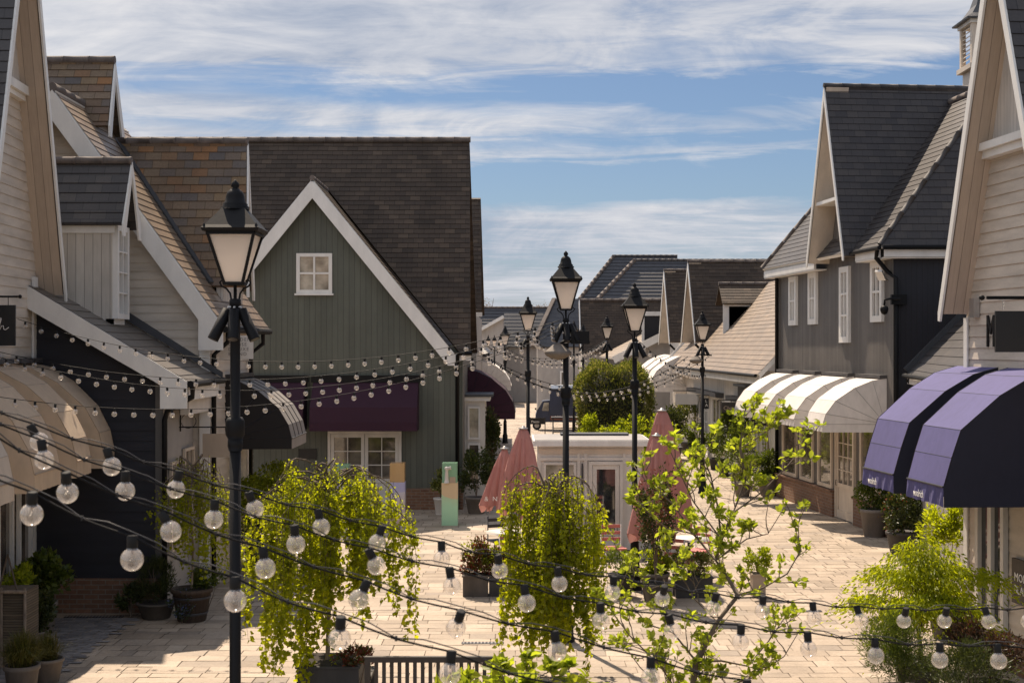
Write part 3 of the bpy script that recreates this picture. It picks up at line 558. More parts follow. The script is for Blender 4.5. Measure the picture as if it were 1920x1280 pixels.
# dormer (part of the wing)
DZ = 22.7; fd = front(DZ); mb = MB()
mb.prism([(-7.6, DZ, 6.25), (-6.55, DZ, 6.25), (-6.55, DZ, 4.45), (-7.6, DZ, 5.15)], Vector((0, .12, 0)), WHITEB)
mb.build('dormer_wall', WN)
fdr = street(-6.55, 0, 1); mb = MB(); mb.box(fdr, DZ, 23.45, -.1, 0, 4.4, 4.66, TRIM); mb.box(fdr, 23.3, 23.45, -1.2, -.1, 4.4, 6.2, TRIM); mb.prism([fdr(DZ, 0, 6.2), fdr(23.45, 0, 6.2), fdr(23.07, 0, 7.1)], Vector((-.08, 0, 0)), WHITEB); mb.build('dormer_gable', WN)
window_part(WN, fdr, DZ + .03, 23.42, 4.66, 6.2, n=0.0, cols=2, rows=4, fw=0.09, pane=PANED, t=0.09, name='dormer_window')
zr = 7.27; zm = 23.07
roof_part(WN, [[(-7.7, DZ - .16, 6.2), (-6.34, DZ - .16, 6.2), (-6.34, zm, zr), (-7.7, zm, zr)], [(-7.7, zm, zr), (-6.34, zm, zr), (-6.34, 23.6, 6.2), (-7.7, 23.6, 6.2)]], T_SLATE, pitch=0.19, slab=0.05, name='dormer_roof')
ridge_part(WN, (-7.7, zm, zr + .02), (-6.32, zm, zr + .02), RIDGE, 0.07)
mb = MB()
for s in (-1, 1): mb.prism([(-6.34, zm, zr), (-6.34, zm + s * .54, 6.2), (-6.34, zm + s * .54, 6.0), (-6.34, zm + s * .42, 6.0), (-6.34, zm, zr - .22)], Vector((.03, 0, 0)), TRIM)
mb.box(fd, -7.6, -6.5, 0.0, 0.03, 6.06, 6.18, TRIM); mb.build('bargeboard', WN)

# ================================================================== left: white clapboard gable house (L2)
DL = 24.0; fL = front(DL); XE, XA, ZA, ZE = -5.24, -7.86, 8.62, 4.98
L2 = thing('clapboard_house', (-7.5, DL, 0), 'white clapboard house with broad white bargeboards and mixed brown tile roofs behind the navy wing', 'house')
sl = (ZA - ZE) / (XE - XA); mb = MB()
mb.lapped([(2 * XA - XE, DL, 0), (XE, DL, 0), (XE, DL, ZE - .1), (2 * XA - XE, DL, ZE - .1)], (0, -1, 0), 0.145, 0.014, CLAPW)
mb.lapped([(2 * XA - XE, DL, ZE - .1), (XE, DL, ZE - .1), (XA, DL, ZA - .2)], (0, -1, 0), 0.145, 0.014, CLAPW)
mb.box(fL, 2 * XA - XE, XE, -.2, -.02, 0, ZE - .1, CLAPW)
mb.lapped([(XE, DL, 0), (XE, 28.0, 0), (XE, 28.0, ZE), (XE, DL, ZE)], (1, 0, 0), 0.145, 0.014, CLAPW); mb.build('wall', L2)
ex = 0.30; EO, ZO = XE + ex, ZE - ex * sl
roof_part(L2, [[(EO, DL - .28, ZO), (EO, 28.2, ZO), (XA, 28.2, ZA), (XA, DL - .28, ZA)], [(2 * XA - EO, DL - .28, ZO), (2 * XA - EO, 28.2, ZO), (XA, 28.2, ZA), (XA, DL - .28, ZA)]], T_TAN, pitch=0.17, under=TRIM)
ridge_part(L2, (XA, DL - .3, ZA + .02), (XA, 25.3, ZA + .02), RIDGE, 0.08)
mb = MB()
for s in (1, -1):
    xe = XA + s * (EO - XA); w = .42
    mb.prism([(XA, DL - .31, ZA - .03), (xe, DL - .31, ZO - .03), (xe, DL - .31, ZO - .42), (xe - s * .42, DL - .31, ZO - .42), (xe - s * .42, DL - .31, ZO + .10), (XA, DL - .31, ZA - .55)], Vector((0, .035, 0)), TRIM)
mb.box(fL, XE - .16, XE + .02, .016, .05, 0, ZE - .5, TRIM); mb.build('bargeboard', L2)
gutter(L2, (EO + .03, DL - .3, ZO - .06), (EO + .03, 28.1, ZO - .06)); downpipe(L2, [(EO, DL + .1, ZO - .1), (EO, DL + .1, ZO - .28), (XE + .06, DL + .1, ZO - .5), (XE + .06, DL + .1, .05)], .042)
downpipe(L2, [(EO + .02, DL + 3.4, ZO - .1), (EO + .02, DL + 3.4, ZO - .3), (XE + .08, DL + 3.4, ZO - .5), (XE + .08, DL + 3.4, .05)], .042)
# cross roofs of L2 (their ridges run toward the street)
def cross_roof(parent, x0, dm, h, zt, zb, x1, xn, xf, m, gab=PANEL, ridge=RIDGE, drop=.3):
    """small steep cross gable: apex x1, near foot xn, far foot xf"""
    roof_part(parent, [[(x0, dm - h, zb), (xn, dm - h, zb), (x1, dm, zt), (x0, dm, zt)], [(x0, dm + h, zb), (xf, dm + h, zb), (x1, dm, zt), (x0, dm, zt)]], m, pitch=0.17, thick=.014, slab=0.05, name='cross_roof'); ridge_part(parent, (x0, dm, zt + .03), (x1 + .03, dm, zt + .03), ridge, 0.075)
    mb = MB()
    for s, xx in ((-1, xn), (1, xf)): mb.prism([(x1 + .01, dm, zt - .02), (xx + .01, dm + s * h, zb), (xx + .01, dm + s * h, zb - .2), (xx + .01, dm + s * (h - .12), zb - .2), (x1 + .01, dm, zt - .35)], Vector((.035, 0, 0)), TRIM)
    mb.build('bargeboard', parent)
    mb = MB(); mb.prism([(x1 - .25, dm - h + .08, zb - drop), (x1 - .25, dm + h - .08, zb - drop), (x1 - .25, dm + h - .08, zb), (x1 - .25, dm, zt - .15), (x1 - .25, dm - h + .08, zb)], Vector((-.12, 0, 0)), gab); mb.build('gable_panel', parent)
cross_roof(L2, -8.6, 26.2, 1.0, 8.05, 5.3, XX(462, 26.2), XX(461, 25.2), XX(474, 27.2), T_MULTI, drop=1.0)
cross_roof(L2, -10.2, 25.8, .7, 9.50, 8.2, XX(213, 25.8), XX(202, 25.1), XX(230, 26.5), T_MULTI, drop=.8)
mb = MB(); sv = Vector((EO, 0, ZO)); 
for a, b in (((-7.45, 26.18, 8.10), (-5.45, 25.2, 5.36)),):
    mb.bar(a, b, .16, .05, LEAD)
mb.build('valley_flashing', L2)
mb = MB(); mb.box(front(28.0), -9.5, XE - .02, -.15, 0, 0, ZE, CLAPW); mb.build('rear_wall', L2)
# signs on L2
S = thing('hanging_sign', (-4.9, 24.6, 3.95), 'white square sign with thin grey capitals half hidden by the nearest lamp post', 'sign')
fq = front(24.55); mb = MB(); mb.box(fq, -5.18, -4.58, -.012, .012, 3.985, 4.40, SIGNW); mb.build('board', S)
mb = MB(); mb.tube([(-5.24, 24.55, 4.52), (-4.55, 24.55, 4.52)], .012, BLACK, 6)
for x in (-5.1, -4.68): mb.tube([(x, 24.55, 4.52), (x, 24.55, 4.40)], .004, BLACK, 5)
mb.build('bracket', S)
for i, w_ in enumerate(("GOLDEN", "GOOSE", "DELUXE", "BRAND")): text_mesh(w_, 0.085, LETG, fq, -5.02, .014, 4.30 - i * .085, parent=S, depth=.001, spacing=1.25)
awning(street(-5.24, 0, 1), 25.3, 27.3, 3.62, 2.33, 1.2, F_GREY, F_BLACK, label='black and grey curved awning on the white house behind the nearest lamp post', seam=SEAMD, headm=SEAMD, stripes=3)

# ================================================================== centre: green gabled house (G1)
DG = 35.8; fG = front(DG); GX, GHW, GZA, GZE = -5.11, 3.45, 8.38, 4.25
G1 = thing('green_house', (GX, DG, 0), 'green boarded house with white gable trim under a wide dark brown tile roof', 'house')
XR = -1.27; mb = MB()
mb.prism([(-9.5, DG, 0.55), (XR, DG, 0.55), (XR, DG, GZE), (GX + GHW, DG, GZE), (GX, DG, GZA - .25), (GX - GHW, DG, GZE), (-9.5, DG, GZE)], Vector((0, .2, 0)), GREEN)
mb.prism([(XR, DG + .2, 0), (XR, 43.5, 0), (XR, 43.5, GZE), (XR, DG + .2, GZE)], Vector((-.2, 0, 0)), GREYB); mb.build('wall', G1)
mb = MB(); mb.box(fG, -9.5, -5.1, -.2, .03, 0, .55, BRICKM); mb.build('plinth', G1); mb = MB(); mb.box(fG, -2.85, XR, -.2, .03, 0, .55, BRICKM); mb.box(fG, -2.85, XR, .03, .045, .5, .55, BRICKM); mb.build('plinth', G1)
ze = 4.05; zr = 10.02; dr = 39.2
roof_part(G1, [[(GX + 3.78, DG - .3, ze), (-1.06, DG - .3, ze), (-1.20, dr, zr), (GX, dr, zr), (GX, 38.3, 8.57)], [(-13, DG - .3, ze), (GX - 3.78, DG - .3, ze), (GX, 38.3, 8.57), (GX, dr, zr), (-13, dr, zr)], [(-13, 2 * dr - DG, ze), (-1.06, 2 * dr - DG, ze), (-1.20, dr, zr), (-13, dr, zr)]], T_BROWN, pitch=0.16)
ridge_part(G1, (-13, dr, zr + .03), (-1.17, dr, zr + .03), RIDGE, 0.08)
k = 0.30; gs = (GZA - GZE) / GHW
roof_part(G1, [[(GX + s * (GHW + k), DG - .32, GZE - k * gs), (GX + s * (GHW + k), 38.35, GZE - k * gs), (GX, 38.35, GZA + .12), (GX, DG - .32, GZA + .12)] for s in (1, -1)], T_BROWN, pitch=0.16, under=TRIM, name='gable_roof', slab=.07)
ridge_part(G1, (GX, DG - .34, GZA + .14), (GX, 38.2, GZA + .14), RIDGE, 0.07)
mb = MB()
for s in (1, -1):
    xe = GX + s * (GHW + k); zz_ = GZE - k * gs
    mb.prism([(GX, DG - .34, GZA + .06), (xe, DG - .34, zz_ + .0), (xe, DG - .34, zz_ - .17), (xe - s * .28, DG - .34, zz_ - .17), (GX, DG - .34, GZA - .38)], Vector((0, .035, 0)), TRIM)
mb.box(fG, GX + GHW + .02, XR + .22, .30, .335, ze - .20, ze - .03, TRIM); mb.build('bargeboard', G1)
gutter(G1, (GX + GHW + .25, DG - .40, ze - .02), (XR + .25, DG - .40, ze - .02), .05)
downpipe(G1, [(XR - .12, DG - .38, ze - .05), (XR - .12, DG - .38, ze - .25), (XR - .14, DG - .07, ze - .45), (XR - .14, DG - .07, .02)], .05)
window_part(G1, fG, XX(556, DG), XX(623, DG), ZZ(550, DG), ZZ(475, DG), n=0.0, cols=2, rows=2, fw=.09, mw=.05, pane=PANEL_L, sill=True)
door_part(G1, fG, XX(615, DG), XX(753, DG), 0.03, ZZ(808, DG), leaf=2, cols=2, rows=3, m=WHITE, pane=PANED, glass_from=.4)
# side shopfront bay facing the street
fb = street(XR, 0, 1); mb = MB(); mb.box(fb, 37.2, 38.9, 0, .55, 0, 2.75, WHITE); mb.build('shopfront_bay', G1)
mb = MB(); mb.box(fb, 37.1, 39.0, 0, .68, 2.75, 2.86, TRIM); mb.box(fb, 37.05, 39.05, 0, .76, 2.86, 2.93, LEAD); mb.build('cornice', G1)
window_part(G1, front(37.2), XR + .08, XR + .42, 1.72, 2.6, n=0.01, cols=1, rows=1, fw=.05, pane=PANEL_L); window_part(G1, front(37.2), XR + .08, XR + .42, .5, 1.62, n=0.01, cols=1, rows=1, fw=.05, pane=PANED)
# box awnings on the front
def box_awning(x0, x1, z0, z1, label):
    t = thing('box_awning', ((x0 + x1) / 2, DG, z0), label, 'awning'); h = z1 - z0
    mb = MB(); A = [(x0, DG - .12, z1 - .08), (x1, DG - .12, z1 - .08), (x1, DG - .75, z0 + h * .45), (x0, DG - .75, z0 + h * .45)]; mb.prism(A, Vector((0, 0, .012)), F_PLUM)
    mb.prism([(x0, DG - .75, z0 + h * .45), (x1, DG - .75, z0 + h * .45), (x1, DG - .80, z0 + .22), (x0, DG - .80, z0 + .22)], Vector((0, .012, 0)), F_PLUM)
    for x in (x0, x1): mb.prism([(x, DG - .02, z1 - .08), (x, DG - .75, z0 + h * .45), (x, DG - .80, z0), (x, DG - .02, z0)], Vector((.012, 0, 0)), F_PLUM)
    mb.build('canopy', t); mb = MB(); mb.prism([(x0, DG - .805, z0 + .22), (x1, DG - .805, z0 + .22), (x1, DG - .80, z0), (x0, DG - .80, z0)], Vector((0, .008, 0)), F_PLUM); mb.build('valance', t)
    mb = MB(); mb.box(fG, x0 - .05, x1 + .05, 0.005, .16, z1 - .08, z1 + .1, BLACK); mb.build('head_box', t)
box_awning(XX(580, 35), XX(781, 35), ZZ(808, 35), ZZ(712, 35), 'wide plum canvas awning over the white double doors of the green house')
box_awning(XX(440, 35), XX(566, 35), ZZ(808, 35), ZZ(712, 35), 'plum canvas awning on the green house partly hidden by the black awning')
frT = street(XR, 0, 1)
awning(frT, 39.6, 42.6, 3.55, 2.13, 1.36, F_PLUM, label='dark plum curved awning reaching into the street past the green house', seam=SEAMD, headm=T_BROWN)
S = thing('hanging_sign', (-.9, 38.6, 2), 'dark wooden sign with carved script hanging from an iron arm past the green house', 'sign')
fq = front(38.4); mb = MB(); mb.box(fq, XX(881, 38.4), XX(925, 38.4), -.02, .02, ZZ(827, 38.4), ZZ(797, 38.4), BENCHM); mb.build('board', S)
mb = MB(); mb.tube([(XR, 38.4, ZZ(792, 38.4)), (XX(926, 38.4), 38.4, ZZ(792, 38.4))], .014, BLACK, 6); mb.build('bracket', S)
mb = MB(); o_ = XX(884, 38.4); z_ = ZZ(813, 38.4); mb.tube([fq(o_ + i * .02, .024, z_ + .07 * math.sin(i * 1.05) + .03 * math.sin(i * 2.3)) for i in range(0, 29)], .006, SIGNT, 4); mb.build('lettering', S)
S = thing('wall_sign', (-5.1, DG - .05, 1.6), 'small black plaque on the green boards left of the double doors', 'sign'); mb = MB(); mb.box(fG, XX(560, DG), XX(594, DG), .01, .04, ZZ(860, DG), ZZ(841, DG), SIGNB); mb.build('board', S)

# ================================================================== left, beyond: next houses down the street
G2 = thing('street_house', (-3, 45, 0), 'grey house with tall dark tile roof just past the green house', 'house')
mb = MB(); mb.prism([(-9, 44.6, 0), (-1.22, 44.6, 0), (-1.22, 44.6, 5.3), (-9, 44.6, 5.3)], Vector((0, .2, 0)), GREYW); mb.prism([(-1.22, 44.6, 0), (-1.22, 56, 0), (-1.22, 56, 5.3), (-1.22, 44.6, 5.3)], Vector((-.2, 0, 0)), FARW); mb.build('wall', G2)
roof_part(G2, [[(-9, 44.2, 5.35), (-.97, 44.2, 5.35), (-1.05, 46.6, 9.2), (-9, 46.6, 9.2)], [(-9, 49.0, 5.35), (-.97, 49.0, 5.35), (-1.05, 46.6, 9.2), (-9, 46.6, 9.2)]], T_BROWN)
mb = MB(); mb.box(front(44.2), -1.5, -.95, 0, .03, 5.16, 5.3, TRIM); mb.box(front(44.6), -1.3, -1.15, 0.01, .05, 0, 5.1, GREYW); mb.build('fascia', G2)
window_part(G2, street(-1.22, 0, 1), 46, 48, .6, 2.3, cols=2, rows=1, pane=PANED)
awning(street(-1.2, 0.0, 1), 55.5, 60.5, 3.62, 2.45, 1.16, F_WHITE, label='pale grey white curved awning farthest down the left side of the street', head=False)
G3 = thing('street_house', (-3, 60, 0), 'low stone walled shop under the farthest left awning', 'house')
mb = MB(); mb.prism([(-6, 56.2, 0), (-1.2, 56.2, 0), (-1.2, 56.2, 3.9), (-6, 56.2, 3.9)], Vector((0, .2, 0)), FARW); mb.prism([(-1.2, 56.4, 0), (-1.2, 66, 0), (-1.2, 66, 3.9), (-1.2, 56.4, 3.9)], Vector((-.2, 0, 0)), FARW); mb.box(street(-1.2, 0, 1), 58.6, 60.8, 0, .35, 0, 1.2, BRICKM); mb.build('wall', G3)
roof_part(G3, [[(-6, 56.0, 3.9), (-.9, 56.0, 3.9), (-2.4, 58.5, 5.2), (-6, 58.5, 5.2)], [(-.9, 56, 3.9), (-.9, 66, 3.9), (-2.4, 66, 5.2), (-2.4, 58.5, 5.2)]], T_FAR)
window_part(G3, street(-1.2, 0, 1), 61.5, 64, .6, 2.3, cols=2, rows=1, pane=PANED)
# far end of the street
DF = 118.0; ff = front(DF); FE = thing('far_shop_row', (3, DF, 0), 'long pale shop row with slate roof closing the far end of the street', 'building')
mb = MB(); mb.box(ff, -6.5, 14, -.3, 0, 0, 4.3, FARW); mb.build('wall', FE)
roof_part(FE, [[(-7, DF - .5, 4.2), (8.5, DF - .5, 4.2), (8.5, DF + 2, 7.55), (-7, DF + 2, 7.55)]], T_FAR, pitch=.34, thick=.03)
ridge_part(FE, (-7, DF + 2, 7.6), (4.2, DF + 2, 7.6), RIDGE, .09)
for px0, px1, py0, py1 in ((966, 978, 668, 736), (998, 1012, 668, 742), (1018, 1024, 660, 736)): window_part(FE, ff, XX(px0, DF), XX(px1, DF), ZZ(py1, DF), ZZ(py0, DF), n=.01, cols=1, rows=1, fw=.1, pane=PANED, name='shop_window')
mb = MB(); mb.box(ff, XX(1038, DF), XX(1048, DF), .02, .06, ZZ(710, DF), ZZ(700, DF), SIGNB); mb.build('notice_board', FE)
H = thing('white_gable_house', (-1.5, 100, 0), 'small pale grey half gable house at the far left of the street end', 'house')
d_ = 100.0; q = lambda px, py: (XX(px, d_), d_, ZZ(py, d_)); mb = MB(); mb.prism([q(893, 760), q(944, 760), q(944, 600), q(938, 597), q(896, 622)], Vector((0, 6, 0)), FARW); mb.build('wall', H)
roof_part(H, [[Vector(q(892, 622)) + Vector((0, -.3, .05)), Vector(q(892, 622)) + Vector((0, 6.3, .05)), Vector(q(943, 592)) + Vector((0, 6.3, .05)), Vector(q(943, 592)) + Vector((0, -.3, .05))]], T_FAR, under=TRIM, slab=.2)
mb = MB(); mb.bar(Vector(q(893, 621)) + Vector((0, -.35, -.05)), Vector(q(943, 593)) + Vector((0, -.35, -.05)), .05, .22, TRIM); mb.build('bargeboard', H)
H = thing('dark_slate_house', (1, 106, 0), 'dark slate roofed house directly behind the third lantern', 'house')
d_ = 106.0; mb = MB(); mb.box(front(d_), XX(945, d_), XX(1012, d_), -3, 0, 0, 4.3, FARW); mb.build('wall', H)
roof_part(H, [[(XX(945, d_), d_ - .4, 4.2), (XX(1020, d_), d_ - .4, 4.2), (XX(1020, d_), d_ + 1.6, 6.8), (XX(945, d_), d_ + 1.6, 6.8)]], T_FAR, pitch=.34)
H = thing('dark_slate_house', (4, 92, 0), 'dark slate house with sloping verge right behind the second lantern', 'house')
d_ = 92.0; q = lambda px, py, e=0: (XX(px, d_ + e), d_ + e, ZZ(py, d_ + e)); mb = MB(); mb.box(front(d_ + .3), XX(1008, d_), XX(1100, d_), -3, 0, 0, 4.5, FARW); mb.build('wall', H)
roof_part(H, [[q(996, 650), q(1100, 650), q(1100, 560, 2.0), q(1039, 560, 2.0)]], T_FAR, pitch=.34)
mb = MB(); mb.bar(q(998, 648, -.1), q(1039, 559, 1.95), .3, .08, RIDGE); mb.build('verge_tiles', H)
window_part(H, front(d_), XX(1050, d_), XX(1060, d_), .3, 2.6, n=.02, cols=1, rows=1, fw=.1, pane=PANED)

# ================================================================== right side
frR = street(11.34, -0.098, -1)
R1 = thing('grey_house', frR(34, 0, 0), 'tall grey boarded house with steep slate gable and narrow white windows on the right', 'house')
mb = MB(); mb.prism([frR(30.4, 0, .62), frR(39.1, 0, .62), frR(39.1, 0, 6.5), frR(34.55, 0, 6.5), frR(33.4, 0, 10.0), frR(32.25, 0, 6.5), frR(30.4, 0, 6.5)], frR(0, -.2, 0) - frR(0, 0, 0), GREYB)
mb.prism([(8.362, 30.4, 0), (14, 30.4, 0), (14, 30.4, 6.5), (8.362, 30.4, 6.5)], Vector((0, .2, 0)), NAVYB); mb.prism([(7.50, 39.1, 0), (14, 39.1, 0), (14, 39.1, 6.4), (7.50, 39.1, 6.4)], Vector((0, -.2, 0)), GREYB); mb.build('wall', R1)
ov = 0.35; tz = 1.27; e0 = frR(30.3, ov, 6.40); e1 = frR(39.5, ov, 6.40); hh = 2.9
def up(p, sx, sy, t): return Vector((p.x + sx * t, p.y + sy * t, p.z + tz * t))
roof_part(R1, [[e0, e1, up(e1, 1.031, -.32, hh), up(e0, .969, .32, hh)], [e0, (14.5, e0.y, 6.40), (14.5, e0.y + .32 * hh, 6.4 + tz * hh), up(e0, .969, .32, hh)]], T_SLATE, under=TRIM)
mb = MB(); a, b = up(e0, .969, .32, hh), up(e1, 1.031, -.32, hh)
ridge_part(R1, e0 + Vector((0, 0, .03)), a + Vector((0, 0, .03)), RIDGEN, 0.055); ridge_part(R1, e1 + Vector((0, 0, .03)), b + Vector((0, 0, .03)), RIDGE, 0.07); ridge_part(R1, a + Vector((0, 0, .03)), b + Vector((0, 0, .03)), RIDGE, 0.08)
mb = MB(); mb.box(frR, 30.45, 31.9, ov - .08, ov - .02, 6.16, 6.33, TRIM); mb.build('fascia', R1); mb = MB(); mb.box(frR, 34.9, 39.4, ov - .08, ov - .02, 6.16, 6.33, TRIM); mb.box(frR, 34.9, 39.4, 0, ov - .03, 6.13, 6.155, TRIM); mb.build('fascia', R1); mb = MB(); mb.box(front(30.2), 8.1, 14.4, 0, .03, 6.16, 6.33, TRIM); mb.box(front(30.2), 8.1, 14.4, -.2, 0, 6.13, 6.155, TRIM); mb.box(frR, 30.5, 31.9, 0, ov - .03, 6.13, 6.155, TRIM); mb.build('fascia', R1)
gutter(R1, frR(30.2, ov + .04, 6.36), frR(32.0, ov + .04, 6.36), .05); gutter(R1, (8.05, 30.1, 6.36), (14.4, 30.1, 6.36), .05)
downpipe(R1, [frR(30.45, ov, 6.32), frR(30.5, ov, 6.15), frR(30.6, .05, 5.85), (8.40, 30.33, 5.7), (8.40, 30.33, .05)], .05); downpipe(R1, [frR(39.05, .06, 6.2), frR(39.05, .06, .05)], .05)
cross_gable(R1, frR, 33.4, 1.38, 6.30, 10.45, .55, 5.5, T_SLATE, soff=CREAM, bw=.10)
mb = MB(); mb.prism([frR(34.15, .015, 7.75), frR(32.65, .015, 7.75), frR(33.4, .015, 10.0)], frR(0, .02, 0) - frR(0, 0, 0), WHITE); mb.box(frR, 32.5, 34.3, .02, .5, 7.66, 7.74, TRIM); mb.build('gable_panel', R1)
for dc_, w_, zt, zb_, rows in ((37.6, .66, 6.10, 4.78, 2), (35.9, .66, 6.12, 4.78, 2), (33.45, .68, 6.13, 4.30, 3), (31.3, .72, 6.12, 4.76, 2)):
    window_part(R1, frR, dc_ - w_ / 2, dc_ + w_ / 2, zb_, zt, n=0.0, cols=2, rows=rows, fw=.14, mw=.05, m=TRIM, pane=PANED, t=.07)
text_mesh("PR", .5, LETW, frR, 33.5, .03, 6.62, udir=-1, parent=R1, depth=.01)
mb = MB(); mb.box(frR, 30.42, 32.7, 0, .10, 0, .62, BRICKM); mb.box(frR, 34.2, 39.1, 0, .10, 0, .62, BRICKM); mb.box(frR, 30.40, 32.7, 0, .14, .62, .66, BRICKM); mb.box(frR, 34.2, 39.1, 0, .14, .62, .66, BRICKM); mb.build('plinth', R1)
door_part(R1, frR, 32.75, 34.1, .03, 2.35, n=.0, cols=3, rows=4, m=CREAM, pane=PANED, glass_from=.38)
for a, b in ((34.4, 35.5), (35.9, 37.0), (37.3, 38.6), (31.0, 32.4)): window_part(R1, frR, a, b, .68, 2.35, n=0.0, cols=1, rows=1, fw=.09, m=CREAM, pane=PANED, name='shop_window')
w4 = 'white curved awning on the grey house, '
grp = 'white curved awnings on the grey house'
for d0_, d1_, t_, zt_ in ((30.8, 32.35, 'nearest to the violet awnings', 3.50), (32.9, 34.75, 'second, above the shop door', 3.50), (35.35, 36.65, 'third along the wall', 3.50), (37.25, 38.75, 'farthest along the wall', 3.50)):
    awning(frR, d0_, d1_, zt_, 2.30, 1.4, F_WHITE, label=w4 + t_, group=grp, fold=.012, tap=.17)
# camera on the corner
S = thing('security_camera', (8.3, 30.2, 5.3), 'black dome security camera on a bent arm at the corner of the grey house', 'camera')
mb = MB(); mb.box(front(30.35), 8.28, 8.62, .0, .10, 5.12, 5.34, BLACK); mb.tube([(8.45, 30.2, 5.24), (8.20, 30.1, 5.24), (8.09, 30.1, 5.22), (8.08, 30.1, 5.1)], .025, BLACK, 8); mb.build('arm', S)
mb = MB(); mb.lathe([(.0, .07), (.07, .05), (.09, 0), (.085, -.05), (.06, -.11), (0, -.14)], BLACK, (8.08, 30.1, 5.03), 14); mb.build('dome', S)
S = thing('floodlight', (8.3, 30.6, 5.7), 'small pale floodlight tilted down beside the nearest tall window', 'light'); mb = MB(); mb.bar((8.16, 30.55, 5.68), (8.02, 30.35, 5.86), .16, .05, STEEL); mb.tube([(8.12, 30.5, 5.76), (8.30, 30.6, 5.66)], .015, STEEL, 6); mb.build('lamp_head', S)

# near right house (RN)
frN = street(8.26, -0.1, -1)
RN = thing('clapboard_house', frN(18, 0, 0), 'cream clapboard house with tall tan soffit gable at the right edge of the photo', 'house')
mb = MB()
mb.lapped([frN(9, 0, .5), frN(19.3, 0, .5), frN(19.3, 0, 4.9), frN(9, 0, 4.9)], (-1, 0, 0), .155, .018, CLAP)
mb.lapped([frN(16.0, 0, 4.9), frN(19.3, 0, 4.9), frN(18.55, 0, 6.9), frN(16.75, 0, 6.9)], (-1, 0, 0), .155, .018, CLAP)
mb.box(frN, 9, 19.28, -.25, -.01, 0, 4.9, CLAP); mb.box(frN, 9, 19.3, -.01, .03, 0, .5, BRICKM); mb.box(frN, 19.2, 19.32, -5, -.01, 0, 4.8, NAVYB); mb.build('wall', RN)
mb = MB(); mb.prism([frN(18.6, .01, 6.85), frN(16.7, .01, 6.85), frN(17.65, .01, 9.5)], frN(0, .02, 0) - frN(0, 0, 0), PANEL); mb.build('gable_panel', RN)
mb = MB(); mb.box(frN, 16.5, 18.75, 0, .2, 6.80, 6.90, TRIM); mb.box(frN, 16.5, 18.75, 0, .14, 6.70, 6.797, TRIM); mb.build('ledge', RN)
cross_gable(RN, frN, 17.65, 1.65, 4.68, 9.55, .39, 5, T_SLATE, soff=SOFFIT, bw=.12)
roof_part(RN, [[frN(8, .1, 4.9), frN(15.9, .1, 4.9), frN(15.9, -3, 7.9), frN(8, -3, 7.9)]], T_SLATE)
for a, b in ((18.0, 18.85), (14.6, 16.6)): window_part(RN, frN, a, b, .5, 2.9, n=.02, cols=2 if a > 17 else 3, rows=1, fw=.09, mw=.11, m=WHITE, pane=PANEL_L if a < 0 else PANE, t=.07, name='shop_window')
mb = MB(); mb.box(frN, 19.2, 19.31, .02, .045, .5, 4.6, TRIM); mb.build('corner_board', RN)
text_mesh("M", .62, SIGNB, frN, 18.62, .03, 4.20, udir=-1, parent=RN, depth=.012, sx=.55)
mb = MB(); mb.box(frN, 18.85, 19.0, .02, .1, 4.60, 4.86, STEEL); mb.build('junction_box', RN)
frNT = frN
for d0_, d1_, t_ in ((16.7, 18.02, 'nearest the camera, showing its shaded side'), (18.3, 19.62, 'farther one, next to the grey house')):
    awning(frN, d0_, d1_, 3.93, 2.27, 1.4, F_PURPLE, F_PURPLE_SHADE, label='violet blue curved awning on the right clapboard house, ' + t_, group='violet blue awnings', seam=SEAMD, fold=.02, prof=[(0, 1), (.24, .945), (.51, .81), (.85, .56), (.93, .36), (1.0, .15)], text=("woolrich", .13, d1_ - .25 * (d1_ - d0_), .06, -1, .8), fan=False, head=False, tap=.10)
S = thing('hanging_sign', (6, 16, 4.8), 'large blank black square sign hanging from a black bar on the right house', 'sign'); fq = front(16.0)
mb = MB(); mb.box(fq, XX(1866, 16), 6.5, -.02, .02, ZZ(660, 16), ZZ(583, 16), SIGNB); mb.build('board', S)
mb = MB(); mb.tube([(XX(1850, 16), 16, ZZ(558, 16)), (6.66, 16, ZZ(558, 16))], .02, BLACK, 8); mb.lathe([(0, -.035), (.026, -.022), (.036, 0), (.026, .022), (0, .035)], BLACK, (XX(1841, 16), 16, ZZ(558, 16)), 12)
for x in (XX(1881, 16), 6.4):
    z_ = ZZ(558, 16)
    for i in range(3): mb.tube([(x + .012 * math.cos(t), 16 + .004 * i, z_ - .05 - .035 * i + .02 * math.sin(t)) for t in [j * math.pi / 4 for j in range(9)]], .004, STEEL, 5)
mb.build('bracket', S)
S = thing('wall_plaque', frN(17.5, 0, 1.2), 'grey brown shop plaque with white lettering low on the right clapboard house', 'sign'); mb = MB(); mb.box(frN, 17.1, 17.82, .03, .06, .93, 1.5, POTB); mb.build('board', S)
text_mesh("MONT", .15, LETW, frN, 17.74, .065, 1.22, udir=-1, parent=S, depth=.002); text_mesh("BLANC", .15, LETW, frN, 17.74, .065, 1.06, udir=-1, parent=S, depth=.002)
